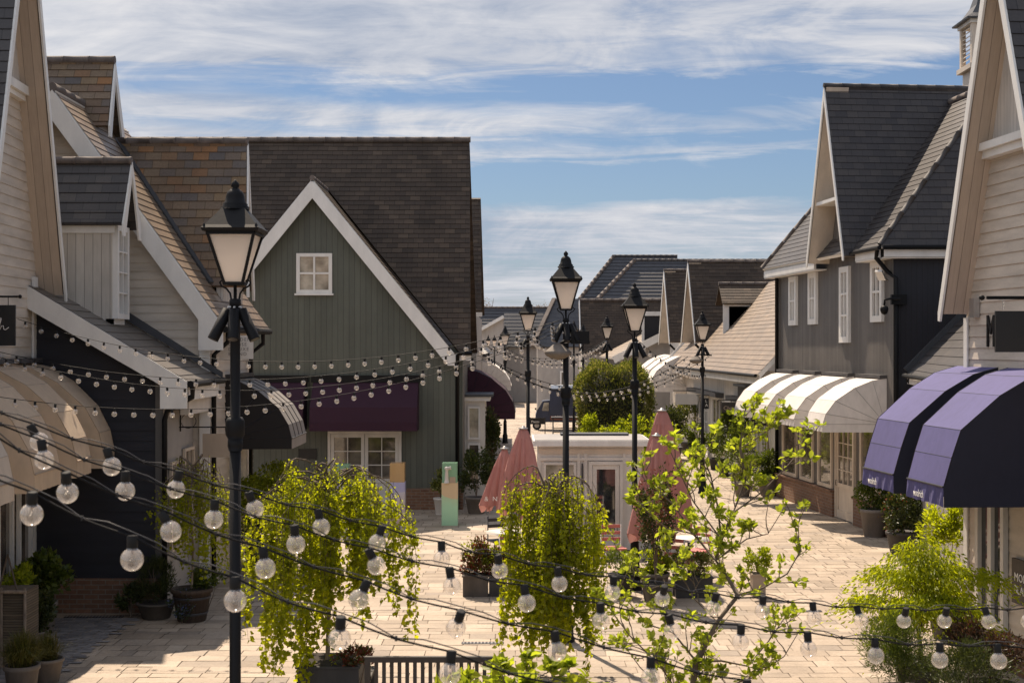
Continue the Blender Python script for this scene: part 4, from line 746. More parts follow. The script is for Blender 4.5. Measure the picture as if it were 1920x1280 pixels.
# small lean-to roof between the right house and the grey house
S = thing('lean_to_wing', (8.5, 26, 0), 'low lean-to with grey slates tucked between the right clapboard house and the grey house', 'house')
mb = MB(); mb.prism([(7.25, 21, 0), (8.86, 30.1, 0), (8.86, 30.1, 3.45), (7.25, 21, 3.45)], Vector((.2, 0, 0)), GREYW); mb.build('wall', S)
roof_part(S, [[(6.95, 21, 3.65), (8.56, 30.15, 3.60), (10.4, 30.15, 5.45), (8.8, 21, 5.5)]], T_SLATE, pitch=.22); mb = MB(); mb.bar((8.56, 30.13, 3.68), (10.4, 30.13, 5.53), .10, .14, LEAD); mb.build('flashing', S)
mb = MB(); mb.bar((6.98, 21, 3.52), (8.60, 30.1, 3.48), .04, .16, TRIM); mb.build('fascia', S); gutter(S, (6.90, 21, 3.62), (8.50, 30.1, 3.58), .05); downpipe(S, [(8.5, 29.8, 3.5), (8.72, 29.7, 3.2), (8.72, 29.7, .05)], .045)
# cupola beyond the right gable
S = thing('roof_cupola', (11.1, 34, 10), 'tall white louvred cupola with flared cap peeping out beside the right gable', 'cupola'); cx, cy = XX(1858, 34) , 34.5
zb_, zt_ = ZZ(110, 34), ZZ(42, 34); w_ = .40; mb = MB(); fq = front(cy)
for sx in (-1, 1):
    for sy in (-1, 1): mb.box(fq, cx + sx * w_ - .06, cx + sx * w_ + .06, sy * w_ - .06, sy * w_ + .06, zb_ - .1, zt_, CREAM)
mb.box(fq, cx - w_ - .12, cx + w_ + .12, -w_ - .12, w_ + .12, zb_ - .22, zb_ - .1, CREAM); mb.box(fq, cx - w_, cx + w_, -w_, w_, zb_ - 2.5, zb_ - .22, CREAM); mb.box(fq, cx - w_ - .1, cx + w_ + .1, -w_ - .1, w_ + .1, zt_, zt_ + .09, WHITE); mb.build('frame', S)
mb = MB()
for i in range(8):
    z_ = zb_ + (zt_ - zb_) * (i + .3) / 8; mb.prism([(cx - w_ - .03, cy - w_ + .05, z_), (cx - w_ - .03, cy + w_ - .05, z_), (cx - w_ + .08, cy + w_ - .05, z_ + .09), (cx - w_ + .08, cy - w_ + .05, z_ + .09)], Vector((0, 0, .02)), CREAM); mb.prism([(cx - w_ + .05, cy - w_ - .03, z_), (cx + w_ - .05, cy - w_ - .03, z_), (cx + w_ - .05, cy - w_ + .08, z_ + .09), (cx - w_ + .05, cy - w_ + .08, z_ + .09)], Vector((0, 0, .02)), WHITE)
mb.build('louvre', S); mb = MB(); mb.lathe([(.85, zt_ + .09), (.86, zt_ + .13), (.6, zt_ + .26), (.38, zt_ + .5), (.22, zt_ + .9), (.05, zt_ + 1.3)], LEAD, (cx, cy, 0), 4, False, math.pi / 4); mb.build('cap', S)

# R2: low tan roofed shops with steep cross gables
fr2 = street(8.35, -0.0212, -1)
R2 = thing('tan_roofed_shops', fr2(48, 0, 0), 'low shops with long tan tiled roof and white fronts past the grey house', 'shop')
mb = MB(); mb.prism([fr2(39.3, 0, 0), fr2(60, 0, 0), fr2(60, 0, 3.5), fr2(39.3, 0, 3.5)], fr2(0, -.2, 0) - fr2(0, 0, 0), WHITE); mb.box(front(60), 7.1, 12, -.2, 0, 0, 4, WHITE); mb.build('wall', R2)
z0_ = 3.42; E = lambda d, t: fr2(d, .55 - t, z0_ + 1.07 * t)
roof_part(R2, [[E(39.3, 0), E(59.5, 0), E(59.5, 3.0), E(39.3, 3.0)]], T_TAN, pitch=.19, under=TRIM, slab=.12)
mb = MB(); mb.box(fr2, 39.3, 59.4, .46, .50, 3.12, 3.36, TRIM); a, b = E(59.6, 0), E(59.6, 3.0); mb.bar(a - Vector((0, .02, .05)), b - Vector((0, .02, .05)), .05, .26, TRIM); mb.build('fascia', R2)
gutter(R2, fr2(39.4, .60, 3.38), fr2(59.4, .60, 3.38), .05)
i_ = 0
for a, b, kind in ((40.2, 41.4, 'w'), (42.0, 43.0, 'd'), (43.6, 45.4, 'w'), (46.4, 47.4, 'd'), (48, 50.2, 'w'), (51, 52, 'd'), (52.6, 54.6, 'w')):
    if kind == 'w': window_part(R2, fr2, a, b, .55, 2.4, n=0, cols=3, rows=2, fw=.09, m=TRIM, pane=PANED, name='shop_window')
    else: door_part(R2, fr2, a, b, .02, 2.4, cols=2, rows=3, m=TRIM, pane=PANED)
mb = MB(); mb.box(fr2, 40, 46, 0, .3, 2.45, 2.6, LEAD); mb.box(fr2, 48, 54.8, 0, .3, 2.45, 2.6, LEAD); mb.build('shopfront_cornice', R2)
for dc_, zz_ in ((56.0, 7.62), (63.4, 7.68)):
    H = thing('steep_gable_house', fr2(dc_, -.5, 0), 'steep dark tiled gable with white soffit ' + ('nearer, right of the fourth lantern' if dc_ < 60 else 'farther and narrower, behind the fourth lantern'), 'house')
    fo = (lambda f: lambda u, n, z: f(u, n - .45, z))(fr2); mb = MB(); mb.prism([fo(dc_ - 1.7, 0, 0), fo(dc_ + 1.7, 0, 0), fo(dc_ + 1.7, 0, 4.4), fo(dc_, 0, zz_ - .3), fo(dc_ - 1.7, 0, 4.4)], fo(0, -.2, 0) - fo(0, 0, 0), WHITE); mb.build('wall', H)
    cross_gable(H, fo, dc_, 1.9, 4.42, zz_, .5, 6, T_BROWN, soff=CREAM, barge=TRIM, ridge=RIDGE)
    downpipe(H, [fo(dc_ - 1.9, .5, 4.3), fo(dc_ - 1.9, .1, 3.9), fo(dc_ - 1.9, .1, 3.0)], .05)
# dormer on the tan roof
Dx = 7.95; mb = MB(); fq = front(51.6); mb.prism([(Dx, 51.6, 4.75), (Dx, 51.6, 5.8), (10.2, 51.6, 5.8), (10.2, 51.6, 5.5), (Dx + 1.0, 51.6, 5.75)], Vector((0, .1, 0)), NAVYB)
mb.prism([(Dx, 51.6, 4.7), (10.2, 51.6, 5.9), (Dx, 51.6, 5.9)], Vector((0, .1, 0)), NAVYB); mb.build('dormer_cheek', R2)
mb = MB(); mb.box(fq, Dx - .1, Dx + .12, .0, .04, 4.7, 5.8, TRIM); mb.box(fq, Dx + .12, 9.0, .0, .04, 5.70, 5.82, TRIM); mb.build('dormer_trim', R2)
roof_part(R2, [[(Dx - .15, 51.4, 5.82), (10.5, 51.4, 5.82), (10.5, 52.3, 6.55), (Dx - .15, 52.3, 6.55)], [(Dx - .15, 53.2, 5.82), (10.5, 53.2, 5.82), (10.5, 52.3, 6.55), (Dx - .15, 52.3, 6.55)]], T_BROWN, name='dormer_roof', slab=.05); ridge_part(R2, (Dx - .17, 52.3, 6.58), (10.5, 52.3, 6.58), RIDGE, .07)
g5 = 'white awnings on the tan roofed shops'
for d0_, d1_, t_ in ((56.8, 58.8, 'nearer white awning at the far end of the tan roofed shops'), (59.2, 61.2, 'middle white awning past the tan roofed shops, beside the clipped hedge'), (61.6, 63.8, 'farthest white awning of three, just above the clipped hedge')):
    awning(fr2, d0_, d1_, 3.85, 2.35, 1.5, F_WHITE, label=t_, group=g5, head=False)
# shop signs of R2
def hang(px0, px1, py0, py1, d, m, label, arm=None, txt=None):
    S = thing('hanging_sign', P((px0 + px1) / 2, py0, d), label, 'sign'); q = front(d); mb = MB(); mb.box(q, XX(px0, d), XX(px1, d), -.02, .02, ZZ(py1, d), ZZ(py0, d), m); mb.build('board', S)
    if arm: mb = MB(); mb.tube([(XX(arm[0], d), d, ZZ(arm[2], d)), (XX(arm[1], d), d, ZZ(arm[2], d))], .015, BLACK, 6); mb.tube([(XX((px0 + px1) / 2, d), d, ZZ(arm[2], d)), (XX((px0 + px1) / 2, d), d, ZZ(py0, d))], .006, BLACK, 5); mb.build('bracket', S)
    if txt: text_mesh(txt[0], txt[1], txt[2], q, XX(txt[3], d), .025, ZZ(txt[4], d), parent=S, depth=.002)
hang(1266, 1308, 738, 758, 49, SIGNW, 'white rectangular sign hanging over the shops right of the clipped hedge', (1262, 1305, 732))
hang(1318, 1329, 746, 766, 46, SIGNB, 'small black square sign with pale letters just right of the fifth lamp post', (1306, 1330, 741), ("L\nA", .14, LETW, 1322, 754))
hang(1353, 1390, 754, 773, 42, BENCHM, 'dark brown sign with pale script hanging left of the white awnings', (1346, 1396, 750), ("Charm", .17, SIGNT, 1356, 768))
hang(1407, 1450, 782, 798, 38.2, SEAMD, 'navy blue rectangular sign below the farthest white awning', (1405, 1455, 779))
S = thing('rolled_shutter', P(1350, 720, 43), 'dark folded brown awning case over the shop left of the white awnings', 'awning case'); mb = MB(); mb.box(fr2, 41.5, 43.5, .02, .35, 2.62, 2.98, BENCHM); mb.box(fr2, 41.5, 43.5, .02, .5, 2.98, 3.05, LEAD); mb.build('case', S)

# R3 and the big slate roofs behind
H = thing('brown_roof_house', (6, 78, 0), 'tall brown tiled roof block behind the fourth and sixth lanterns', 'house')
mb = MB(); mb.box(front(77), 3.9, 12, -4, 0, 0, 4.1, FARW); mb.build('wall', H)
roof_part(H, [[(3.85, 76.6, 3.95), (12, 76.6, 3.95), (12, 78.4, 6.8), (3.85, 78.4, 6.8)], [(3.85, 80.2, 3.95), (12, 80.2, 3.95), (12, 78.4, 6.8), (3.85, 78.4, 6.8)]], T_BROWN); ridge_part(H, (3.8, 78.4, 6.85), (12, 78.4, 6.85), RIDGE, .08)
mb = MB()
mb.bar((3.8, 76.6, 3.9), (3.8, 78.4, 6.75), .05, .3, TRIM); mb.build('bargeboard', H)
H = thing('tan_roofed_shops', (6, 70, 0), 'smaller tan roofed shop with white verge just above the clipped hedge', 'shop'); a, b = P(1152, 670, 66), P(1226, 633, 66)
mb = MB(); mb.prism([(a.x + .3, 66.3, 0), (9.5, 66.3, 0), (9.5, 66.3, 5), (b.x, 66.3, b.z - .2), (a.x + .3, 66.3, a.z - .1)], Vector((0, .2, 0)), GREYW); mb.prism([(a.x + .3, 66.4, 0), (4.9, 85, 0), (4.9, 85, 3.3), (a.x + .3, 66.4, 3.3)], Vector((.2, 0, 0)), FARW); mb.build('wall', H)
s_ = (b.z - a.z) / (b.x - a.x); roof_part(H, [[(a.x, 66, a.z), (a.x - .1, 85, a.z), (a.x + 2.9, 85, a.z + 3.0 * s_), (a.x + 3, 66, a.z + 3.0 * s_)]], T_TAN, pitch=.2, under=TRIM, slab=.1)
mb = MB(); mb.bar((a.x - .05, 65.95, a.z - .12), (a.x + 3, 65.95, a.z + 3 * s_ - .12), .05, .34, TRIM); mb.build('bargeboard', H); 
mb = MB(); mb.box(front(68), XX(1207, 68), XX(1236, 68), -.8, 0, 4.3, ZZ(588, 68), NAVYB); mb.box(front(68), XX(1203, 68), XX(1238, 68), 0.0, .06, ZZ(592, 68), ZZ(584, 68), TRIM); mb.box(front(68), XX(1203, 68), XX(1208, 68), 0.0, .06, 4.4, ZZ(592, 68), TRIM); mb.build('dormer', H)
window_part(H, street(a.x + .3, 0, -1), 70, 74, .5, 2.4, cols=3, rows=1, pane=PANED, name='shop_window')
def hip_block(px_ridge, py_ridge, px_hip, py_hip, px_right, d, label, depth=2.3):
    H = thing('slate_roofed_hall', P(px_ridge, py_ridge, d), label, 'building'); dh = d + depth
    A = Vector((XX(px_hip, d), d, ZZ(py_hip, d))); B = Vector((XX(px_right, d), d, A.z)); Rr = Vector((XX(px_ridge, dh), dh, ZZ(py_ridge, dh))); R2_ = Vector((XX(px_right, dh), dh, Rr.z))
    ext = 0.35; A2 = A + (A - Rr) * ext; B2 = Vector((B.x, A2.y, A2.z)); left = Vector((A2.x, 2 * Rr.y - A2.y, A2.z))
    roof_part(H, [[A2, B2, R2_, Rr], [A2, Rr, left]], T_FAR, pitch=.34, thick=.035, slab=.12); ridge_part(H, Rr, R2_, RIDGEN, .12); ridge_part(H, A2, Rr, RIDGE, .16)
    mb = MB(); mb.box(front(A2.y + .5), A2.x + .5, B2.x, -8, 0, 0, A2.z - .05, DARKW); mb.build('wall', H); return H
hip_block(1151, 480, 1087, 560, 1270, 112, 'large blue grey slate roof rising highest at the far right of the street')
hip_block(1190, 488, 1119, 562, 1440, 102, 'long blue grey slate roof with pale hip in front of the highest slate roof')

for (px, py, w_) in ((176, 1156, .9), (905, 1205, .6), (1505, 1145, .6)):
    dd = F * C / (py - HY); x = XX(px, dd); t = thing('drain_cover', (x, dd, 0), {176: 'long slotted drain cover in the shaded paving at the lower left', 905: 'small drain cover in the sunlit paving between the two weeping birches', 1505: 'small drain cover in the sunlit paving right of the apple tree'}[px], 'drain cover')
    mb = MB(); mb.box(front(dd), x - w_ / 2, x + w_ / 2, -.07, .07, -.004, .008, DARKM)
    for i in range(int(w_ / .05)): mb.box(front(dd), x - w_ / 2 + .02 + i * .05, x - w_ / 2 + .04 + i * .05, -.055, .055, .008, .011, STEEL)
    mb.build('grating', t)
# ================================================================== street lamps
def lamp_post(x, d, ztop, label, spots=3, radius=.041, rot=0.0, extra=True, scale=1.0):
    t = thing('street_lamp', (x, d, 0), label, 'street lamp', 'victorian street lamps'); c = (x, d, 0); zl = ztop - .86 * scale; s_ = scale
    mb = MB(); mb.lathe([(.13, 0), (.13, .05), (.11, .08), (.11, .35), (.085, .40), (.07, .9), (.078, .93), (.06, .98), (radius * 1.12, 1.05), (radius * 1.12, 3.42)], BLACK, c, 18)
    mb.lathe([(radius, 3.42), (radius, zl - .16), (radius * 1.15, zl - .15), (radius * 1.15, zl - .11), (.014, zl - .10), (.014, zl + .02)], BLACK, c, 16); mb.build('post', t)
    mb = MB(); mb.lathe([(.06, 3.46), (.078, 3.49), (.078, 3.60), (.06, 3.63)], BLACK, c, 14); mb.lathe([(.052, 3.36), (.062, 3.40), (.06, 3.46)], BLACK, c, 14); mb.build('collar', t)
    zb, zt = zl + .02 * s_, zl + .42 * s_; hb, ht = .073 * s_, .185 * s_; co = lambda h, z: [Vector((x + a * h, d + b * h, z)) for a, b in ((-1, -1), (1, -1), (1, 1), (-1, 1))]
    fb, ft = co(hb, zb), co(ht, zt); mb = MB()
    for i in range(4):
        mb.bar(fb[i], ft[i], .022 * s_, .022 * s_, BLACK, Vector((0, 1, 0))); mb.bar(fb[i], fb[(i + 1) % 4], .024 * s_, .024 * s_, BLACK); mb.bar(ft[i], ft[(i + 1) % 4], .026 * s_, .03 * s_, BLACK)
        o = Vector((ft[i].x - x, ft[i].y - d, 0)).normalized(); mb.lathe([(.014 * s_, 0), (.016 * s_, .03 * s_), (.006 * s_, .055 * s_), (0, .06 * s_)], BLACK, tuple(ft[i] + o * .03 * s_ + Vector((0, 0, .015))), 6)
    mb.build('lantern_frame', t)
    mb = MB(); k = .96
    for i in range(4): a, b = fb[i], fb[(i + 1) % 4]; c1, c2 = ft[(i + 1) % 4], ft[i]; ctr = Vector((x, d, 0)); f = lambda p: Vector((x + (p.x - x) * k, d + (p.y - d) * k, p.z)); mb.face([f(a), f(b), f(c1), f(c2)], OPAL)
    mb.build('lantern_glass', t)
    mb = MB(); q4 = math.pi / 4; r2 = math.sqrt(2)
    mb.lathe([((ht + .035 * s_) * r2, zt + .01), ((ht + .045 * s_) * r2, zt + .035 * s_), ((ht + .02 * s_) * r2, zt + .06 * s_), (.125 * s_, zt + .205 * s_)], BLACK, c, 4, False, q4)
    mb.lathe([(.115 * s_, zt + .195 * s_), (.118 * s_, zt + .215 * s_), (.10 * s_, zt + .225 * s_), (.102 * s_, zt + .24 * s_), (.085 * s_, zt + .255 * s_), (.075 * s_, zt + .30 * s_), (.072 * s_, zt + .315 * s_), (.062 * s_, zt + .34 * s_), (.035 * s_, zt + .362 * s_), (.02 * s_, zt + .37 * s_), (.034 * s_, zt + .385 * s_), (.03 * s_, zt + .41 * s_), (.014 * s_, zt + .425 * s_), (.01 * s_, zt + .435 * s_), (0, zt + .44 * s_)], BLACK, c, 18); mb.build('lantern_cap', t)
    for sg in (-1, 1):    # scrolled ladder bars
        mb = MB(); P_ = [(.03, -.12), (.04, -.06), (.07, -.02), (.11, 0.0), (.125, .03), (.10, .055), (.085, .035)] if True else 0
        mb.tube([(x + sg * a * s_, d, zl + .0 + b * s_) for a, b in P_], .0085 * s_, BLACK, 6); mb.build('scroll', t)
    if spots:
        for i in range(spots):
            a = (-2.6, -1.5, -.45, 1.2)[i] ; dx, dy = math.cos(a), math.sin(a)
            p0 = Vector((x + dx * .06, d + dy * .06, zl - .19)); p1 = p0 + Vector((dx * .13, dy * .10, -.24)); dr_ = (p1 - p0).normalized(); mb = MB()
            mb.tube([p0, p0 + dr_ * .005, p1, p1 + dr_ * .002], [.03, .043, .045, .045], BLACK, 14); mb.tube([p1 + dr_ * .0025, p1 + dr_ * .004], [.036, .036], DARKM, 14); mb.tube([(x, d, zl - .17), p0 + Vector((0, 0, .02)), p0], .009, STEEL, 6); mb.build('spotlight', t)
    return t
lamp_post(XX(441, 11.2), 11.2, 5.55, 'nearest black lamp post with large lantern and three spotlights, left of the weeping birch')
T = lamp_post(XX(1061, 19.8), 19.8, 5.57, 'second black lamp post, carrying the cables, sign boxes and a round loudspeaker')
mb = MB(); mb.box(front(19.8), XX(1061, 19.8) + .07, XX(1061, 19.8) + .33, -.09, .09, 4.24, 4.42, BLACK); mb.tube([(XX(1061, 19.8), 19.8, 4.33), (XX(1061, 19.8) + .2, 19.8, 4.33)], .02, BLACK, 6); mb.build('control_box', T)
for z_ in (4.38, 4.25, 4.15): mb = MB(); mb.lathe([(.047, z_), (.05, z_ + .005), (.05, z_ + .02), (.047, z_ + .025)], STEEL, (XX(1061, 19.8), 19.8, 0), 14); mb.build('strap', T)
lamp_post(XX(1190, 24), 24, 5.31, 'third black lamp post rising behind the cabin and right of the second one', spots=3)
lamp_post(XX(990, 33.9), 33.9, 5.43, 'black lamp post on the left side of the street, in front of the blue van', spots=1)
T = lamp_post(XX(1317, 39.7), 39.7, 5.24, 'black lamp post before the tan roofed shops, with a domed light', spots=3)
lx = XX(1317, 39.7); 
lamp_post(XX(1138, 50.8), 50.8, 5.35, 'small distant lamp post just behind the clipped hedge', spots=3, radius=.05)
lamp_post(XX(947, 60.5), 60.5, 5.13, 'distant lamp post by the white gable house at the far left of the street', spots=0)
lamp_post(XX(1093, 66), 66, 5.30, 'distant lamp post just right of the second lamp post', spots=1)
lamp_post(XX(1076, 60), 60, 5.34, 'distant lamp post almost hidden behind the spotlights of the second lamp post', spots=0)
T = thing('street_lamp', (XX(927, 84), 84, 0), 'far three armed lamp post with three small lanterns in a row', 'street lamp', 'victorian street lamps'); x0 = XX(927, 84)
mb = MB(); mb.tube([(x0, 84, 0), (x0, 84, 4.2)], [.08, .05], BLACK, 8); mb.tube([(x0 - .38, 84, 4.25), (x0 - .2, 84, 4.05), (x0, 84, 4.0), (x0 + .2, 84, 4.05), (x0 + .38, 84, 4.25)], .02, BLACK, 6); mb.build('post', T)
for dx in (-.37, 0, .37):
    mb = MB(); mb.lathe([(.08, 4.28), (.155, 4.56)], OPAL, (x0 + dx, 84, 0), 4, False, math.pi / 4); mb.build('lantern_glass', T)
    mb = MB(); mb.lathe([(.2, 4.56), (.2, 4.6), (.09, 4.74), (.04, 4.84), (.01, 4.92)], BLACK, (x0 + dx, 84, 0), 4, False, math.pi / 4); mb.build('lantern_cap', T)
# domed fittings on arms
def dome_light(x, d, z, side, label):
    t = thing('dome_light', (x, d, z), label, 'street light'); mb = MB(); mb.tube([(x - side * .45, d, z + .14), (x - side * .1, d, z + .16), (x, d, z + .1)], .022, BLACK, 8); mb.build('arm', t)
    mb = MB(); mb.lathe([(.03, .13), (.08, .10), (.17, .02), (.20, 0), (.17, -.05), (.10, -.09), (0, -.11)], TERRA, (x, d, z), 18); mb.build('shade', t)
dome_light(XX(1305, 39.6), 39.6, ZZ(675, 39.6), -1, 'grey domed street light on an arm of the lamp post before the tan roofed shops')
dome_light(XX(1046, 19.8), 19.75, ZZ(660, 19.8), -1, 'shallow bowl shaped loudspeaker hanging left of the second lamp post')

# ================================================================== festoon strings
SOCK = m_paint('socket_rubber', (.006, .006, .006), rough=.8)
def make_bulb(r):
    a = MB(); pr = []
    for i in range(13):
        t = math.pi * i / 12; pr.append((r * math.sin(t), -r * math.cos(t) - r * 1.0))
    pr = [p for p in pr if p[0] > 1e-5 or p[1] < -r]; pr[-1] = (r * .45, pr[-1][1] - .0) if pr[-1][0] < r * .45 else pr[-1]
    a.lathe(pr, BULB, k=18); g_ = a.build('bulb')
    b = MB(); b.lathe([(r * .40, -.22 * r), (r * .46, -.20 * r), (r * .46, r * 1.0), (r * .42, r * 1.06), (r * .2, r * 1.06)], SOCK, k=12); s_ = b.build('socket'); s_.parent = g_
    c = MB(); c.tube([(0, 0, -.002), (0, 0, -r * .55)], [r * .16, r * .12], SIGNT, 6); c.tube([(-r * .16, 0, -r * .55), (-r * .22, 0, -r * 1.2), (0, 0, -r * .8), (r * .22, 0, -r * 1.2), (r * .16, 0, -r * .55)], r * .035, STEEL, 4); f_ = c.build('filament'); f_.parent = g_
    return g_, s_, f_
BP = make_bulb(.035)
first_bulb = [True]
def add_bulb(parent, p, scale=1.0, tilt=(0, 0), near=True):
    """p = underside of the socket joint; bulb hangs below"""
    if first_bulb[0]: g_, s_, f_ = BP; first_bulb[0] = False
    else:
        g_ = BP[0].copy(); SC.collection.objects.link(g_); s_ = BP[1].copy(); SC.collection.objects.link(s_); s_.parent = g_; f_ = None
        if near: f_ = BP[2].copy(); SC.collection.objects.link(f_); f_.parent = g_
    g_.location = Vector(p); g_.scale = (scale,) * 3; g_.rotation_euler = (tilt[0], tilt[1], random.random() * 6); g_.parent = parent; g_.matrix_parent_inverse = Matrix.Translation(-parent.location)
rb = random.Random(5)
def near_string(pts, label, lead_in=None, lead_out=None):
    """pts: (px, py of bulb centre, bulb width px)"""
    P3 = []
    for px, py, w in pts:
        d = .070 * F / w; P3.append(P(px, py, d))
    t = thing('festoon_string', P3[0], label, 'string lights', 'festoon strings across the square')
    path, path2 = [], []
    if lead_in: P3n = [lead_in]
    tops = [p + Vector((0, 0, .035 + .034)) for p in P3]
    if lead_in is not None: tops2 = [lead_in] + tops
    else: tops2 = list(tops)
    if lead_out is not None: tops2 = tops2 + [lead_out]
    for i, p in enumerate(tops2):
        path.append(p); path2.append(p + Vector((0, .006, .012)))
        if i < len(tops2) - 1:
            q = tops2[i + 1]; m_ = p.lerp(q, .5); sag = .010 + .006 * rb.random()
            path.append(p.lerp(q, .25) + Vector((0, 0, -sag * .6))); path2.append(p.lerp(q, .25) + Vector((0, .004, .010)))
            path.append(m_ + Vector((0, 0, -sag))); path2.append(m_ + Vector((0, -.004, -sag + .004)))
            path.append(p.lerp(q, .75) + Vector((0, 0, -sag * .6))); path2.append(p.lerp(q, .75) + Vector((0, .004, .010)))
    mb = MB(); mb.tube(path, .0036, BLACK, 6); mb.build('cable', t); mb = MB(); mb.tube(path2, .0021, DARKM, 5); mb.build('catenary_wire', t)
    for i in range(2, len(path), 4): mb = MB(); mb.tube([path[i] - Vector((0, 0, .006)), path[i] + Vector((0, 0, .010))], .0045, BLACK, 6); mb.build('cable_tie', t)
    for p, top in zip(P3, tops): add_bulb(t, p + Vector((0, 0, .035)), 1.0, (rb.gauss(0, .16), rb.gauss(0, .2)))
    return t
near_string([(-150, 870, 45), (60, 965, 43.5), (248, 1048, 43.5), (441, 1125, 43), (638, 1198, 43), (845, 1262, 42), (1060, 1325, 41)], 'lowest and nearest bulb string, sloping from the left edge down out of the frame')
near_string([(-55, 828, 42), (125, 925, 41), (312, 998, 40), (495, 1065, 39), (681, 1125, 38.5), (860, 1180, 38), (1042, 1220, 37), (1220, 1268, 36), (1400, 1310, 36)], 'second bulb string from the bottom, leaving the frame right of centre')
near_string([(-80, 790, 38), (80, 862, 37), (235, 920, 36.5), (402, 973, 36), (553, 1020, 36), (698, 1062, 35), (845, 1098, 34.5), (985, 1130, 34), (1126, 1163, 33.5), (1257, 1183, 33), (1389, 1203, 32.5), (1515, 1216, 32), (1641, 1228, 31.5), (1762, 1236, 31), (1871, 1238, 31), (1985, 1240, 31)], 'third bulb string from the bottom, the lower one at the right edge')
near_string([(-60, 778, 36), (65, 830, 35.5), (205, 875, 35), (333, 917, 34.5), (472, 955, 34), (599, 988, 33.5), (712, 1018, 33), (828, 1047, 32), (935, 1070, 31.5), (1047, 1094, 31), (1150, 1110, 30), (1244, 1125, 29.5), (1340, 1140, 29), (1430, 1145, 28.5), (1525, 1157, 28), (1610, 1163, 27.5), (1697, 1165, 27), (1773, 1165, 27), (1850, 1165, 27), (1927, 1164, 26.5)], 'uppermost of the four near bulb strings, level across the bottom right')
def far_string(a, b, sag, n, label, r=1.0, skew=0.0):
    a, b = Vector(a), Vector(b); t = thing('festoon_string', a, label, 'string lights', 'festoon strings along the street'); pts = []
    for i in range(n * 2 + 1):
        s_ = i / (n * 2); p = a.lerp(b, s_); p.z -= sag * 4 * s_ * (1 - s_) * (1 + skew * (s_ - .5)); pts.append(p)
    near = a.y < 30; rad = .0045 if near else .009
    mb = MB(); mb.tube(pts, rad, BLACK, 5); mb.build('cable', t)
    for i in range(1, n * 2, 2):
        add_bulb(t, pts[i] + Vector((0, 0, -.042 * r)), r, (rb.uniform(-.12, .12), rb.uniform(-.12, .12)), near)
    return t
A2 = Vector((XX(1052, 19.8), 19.75, ZZ(600, 19.8)))
far_string(frL1(20.9, .05, ZZ(598, 20.9)), A2, .62, 33, 'highest bulb string from the left house to the second lamp post, crossing the green gable')
far_string(frL1(19.6, .05, ZZ(655, 19.6)), A2 - Vector((0, 0, .05)), .60, 32, 'bulb string running over the plum awning from the left house, upper of the lower three')
far_string(frL1(18.4, .05, ZZ(648, 18.4)), A2 - Vector((0, 0, .10)), .74, 35, 'bulb string crossing the black awning from the left edge of the photo')
far_string(frL1(17.0, .05, ZZ(718, 17.0)), A2 - Vector((0, 0, .15)), .66, 35, 'lowest far bulb string, drooping in front of the black awning')
A3, A4, A5, A6 = Vector((XX(1188, 24), 24, 4.38)), Vector((XX(990, 33.9), 33.9, 4.45)), Vector((XX(1315, 39.7), 39.7, 4.3)), Vector((XX(1138, 50.8), 50.8, 4.5))
A7 = Vector((XX(947, 60.5), 60.5, 4.2)); AG = Vector((-1.0, 38.5, 4.1)); AH = Vector((-1.0, 46, 4.3))
far_string(Vector((XX(905, 36), 36.0, 4.0)), Vector((XX(1290, 36), 36.0, ZZ(668, 36))), .98, 26, 'bulb string dipping low across the van and clipped hedge, upper one', 1.1)
far_string(Vector((XX(900, 38), 38.0, ZZ(660, 38))), Vector((XX(1300, 38), 38.0, ZZ(690, 38))), 1.0, 26, 'bulb string dipping low across the van and clipped hedge, lower one', 1.1)
far_string(AG, Vector((XX(1330, 44), 44.0, ZZ(668, 44))), 1.1, 26, 'bulb string running from the plum awning toward the tan roofed shops', 1.15)
far_string(AH, A6, .7, 22, 'bulb string between the grey house past the green one and the small lamp post', 1.2)
far_string(Vector((-1.1, 56, 4.4)), A6 + Vector((0, 0, -.1)), .65, 20, 'bulb string crossing the street just above the van', 1.3)
far_string(A7, Vector((XX(1130, 62), 62.0, 4.1)), .75, 20, 'faint bulb string crossing between the distant lamp posts', 1.4)
far_string(A4, A6, .5, 24, 'bulb string from the lamp post before the van to the one behind the hedge', 1.2)
far_string(A3, Vector((XX(1330, 52), 52.0, ZZ(700, 52))), .3, 22, 'bulb string running up the street in front of the white awnings', 1.1)
far_string(A5 - Vector((0, 0, .1)), Vector((XX(1235, 56), 56.0, ZZ(690, 56))), .5, 16, 'short bulb string from the fifth lamp post to the awnings over the hedge', 1.2)

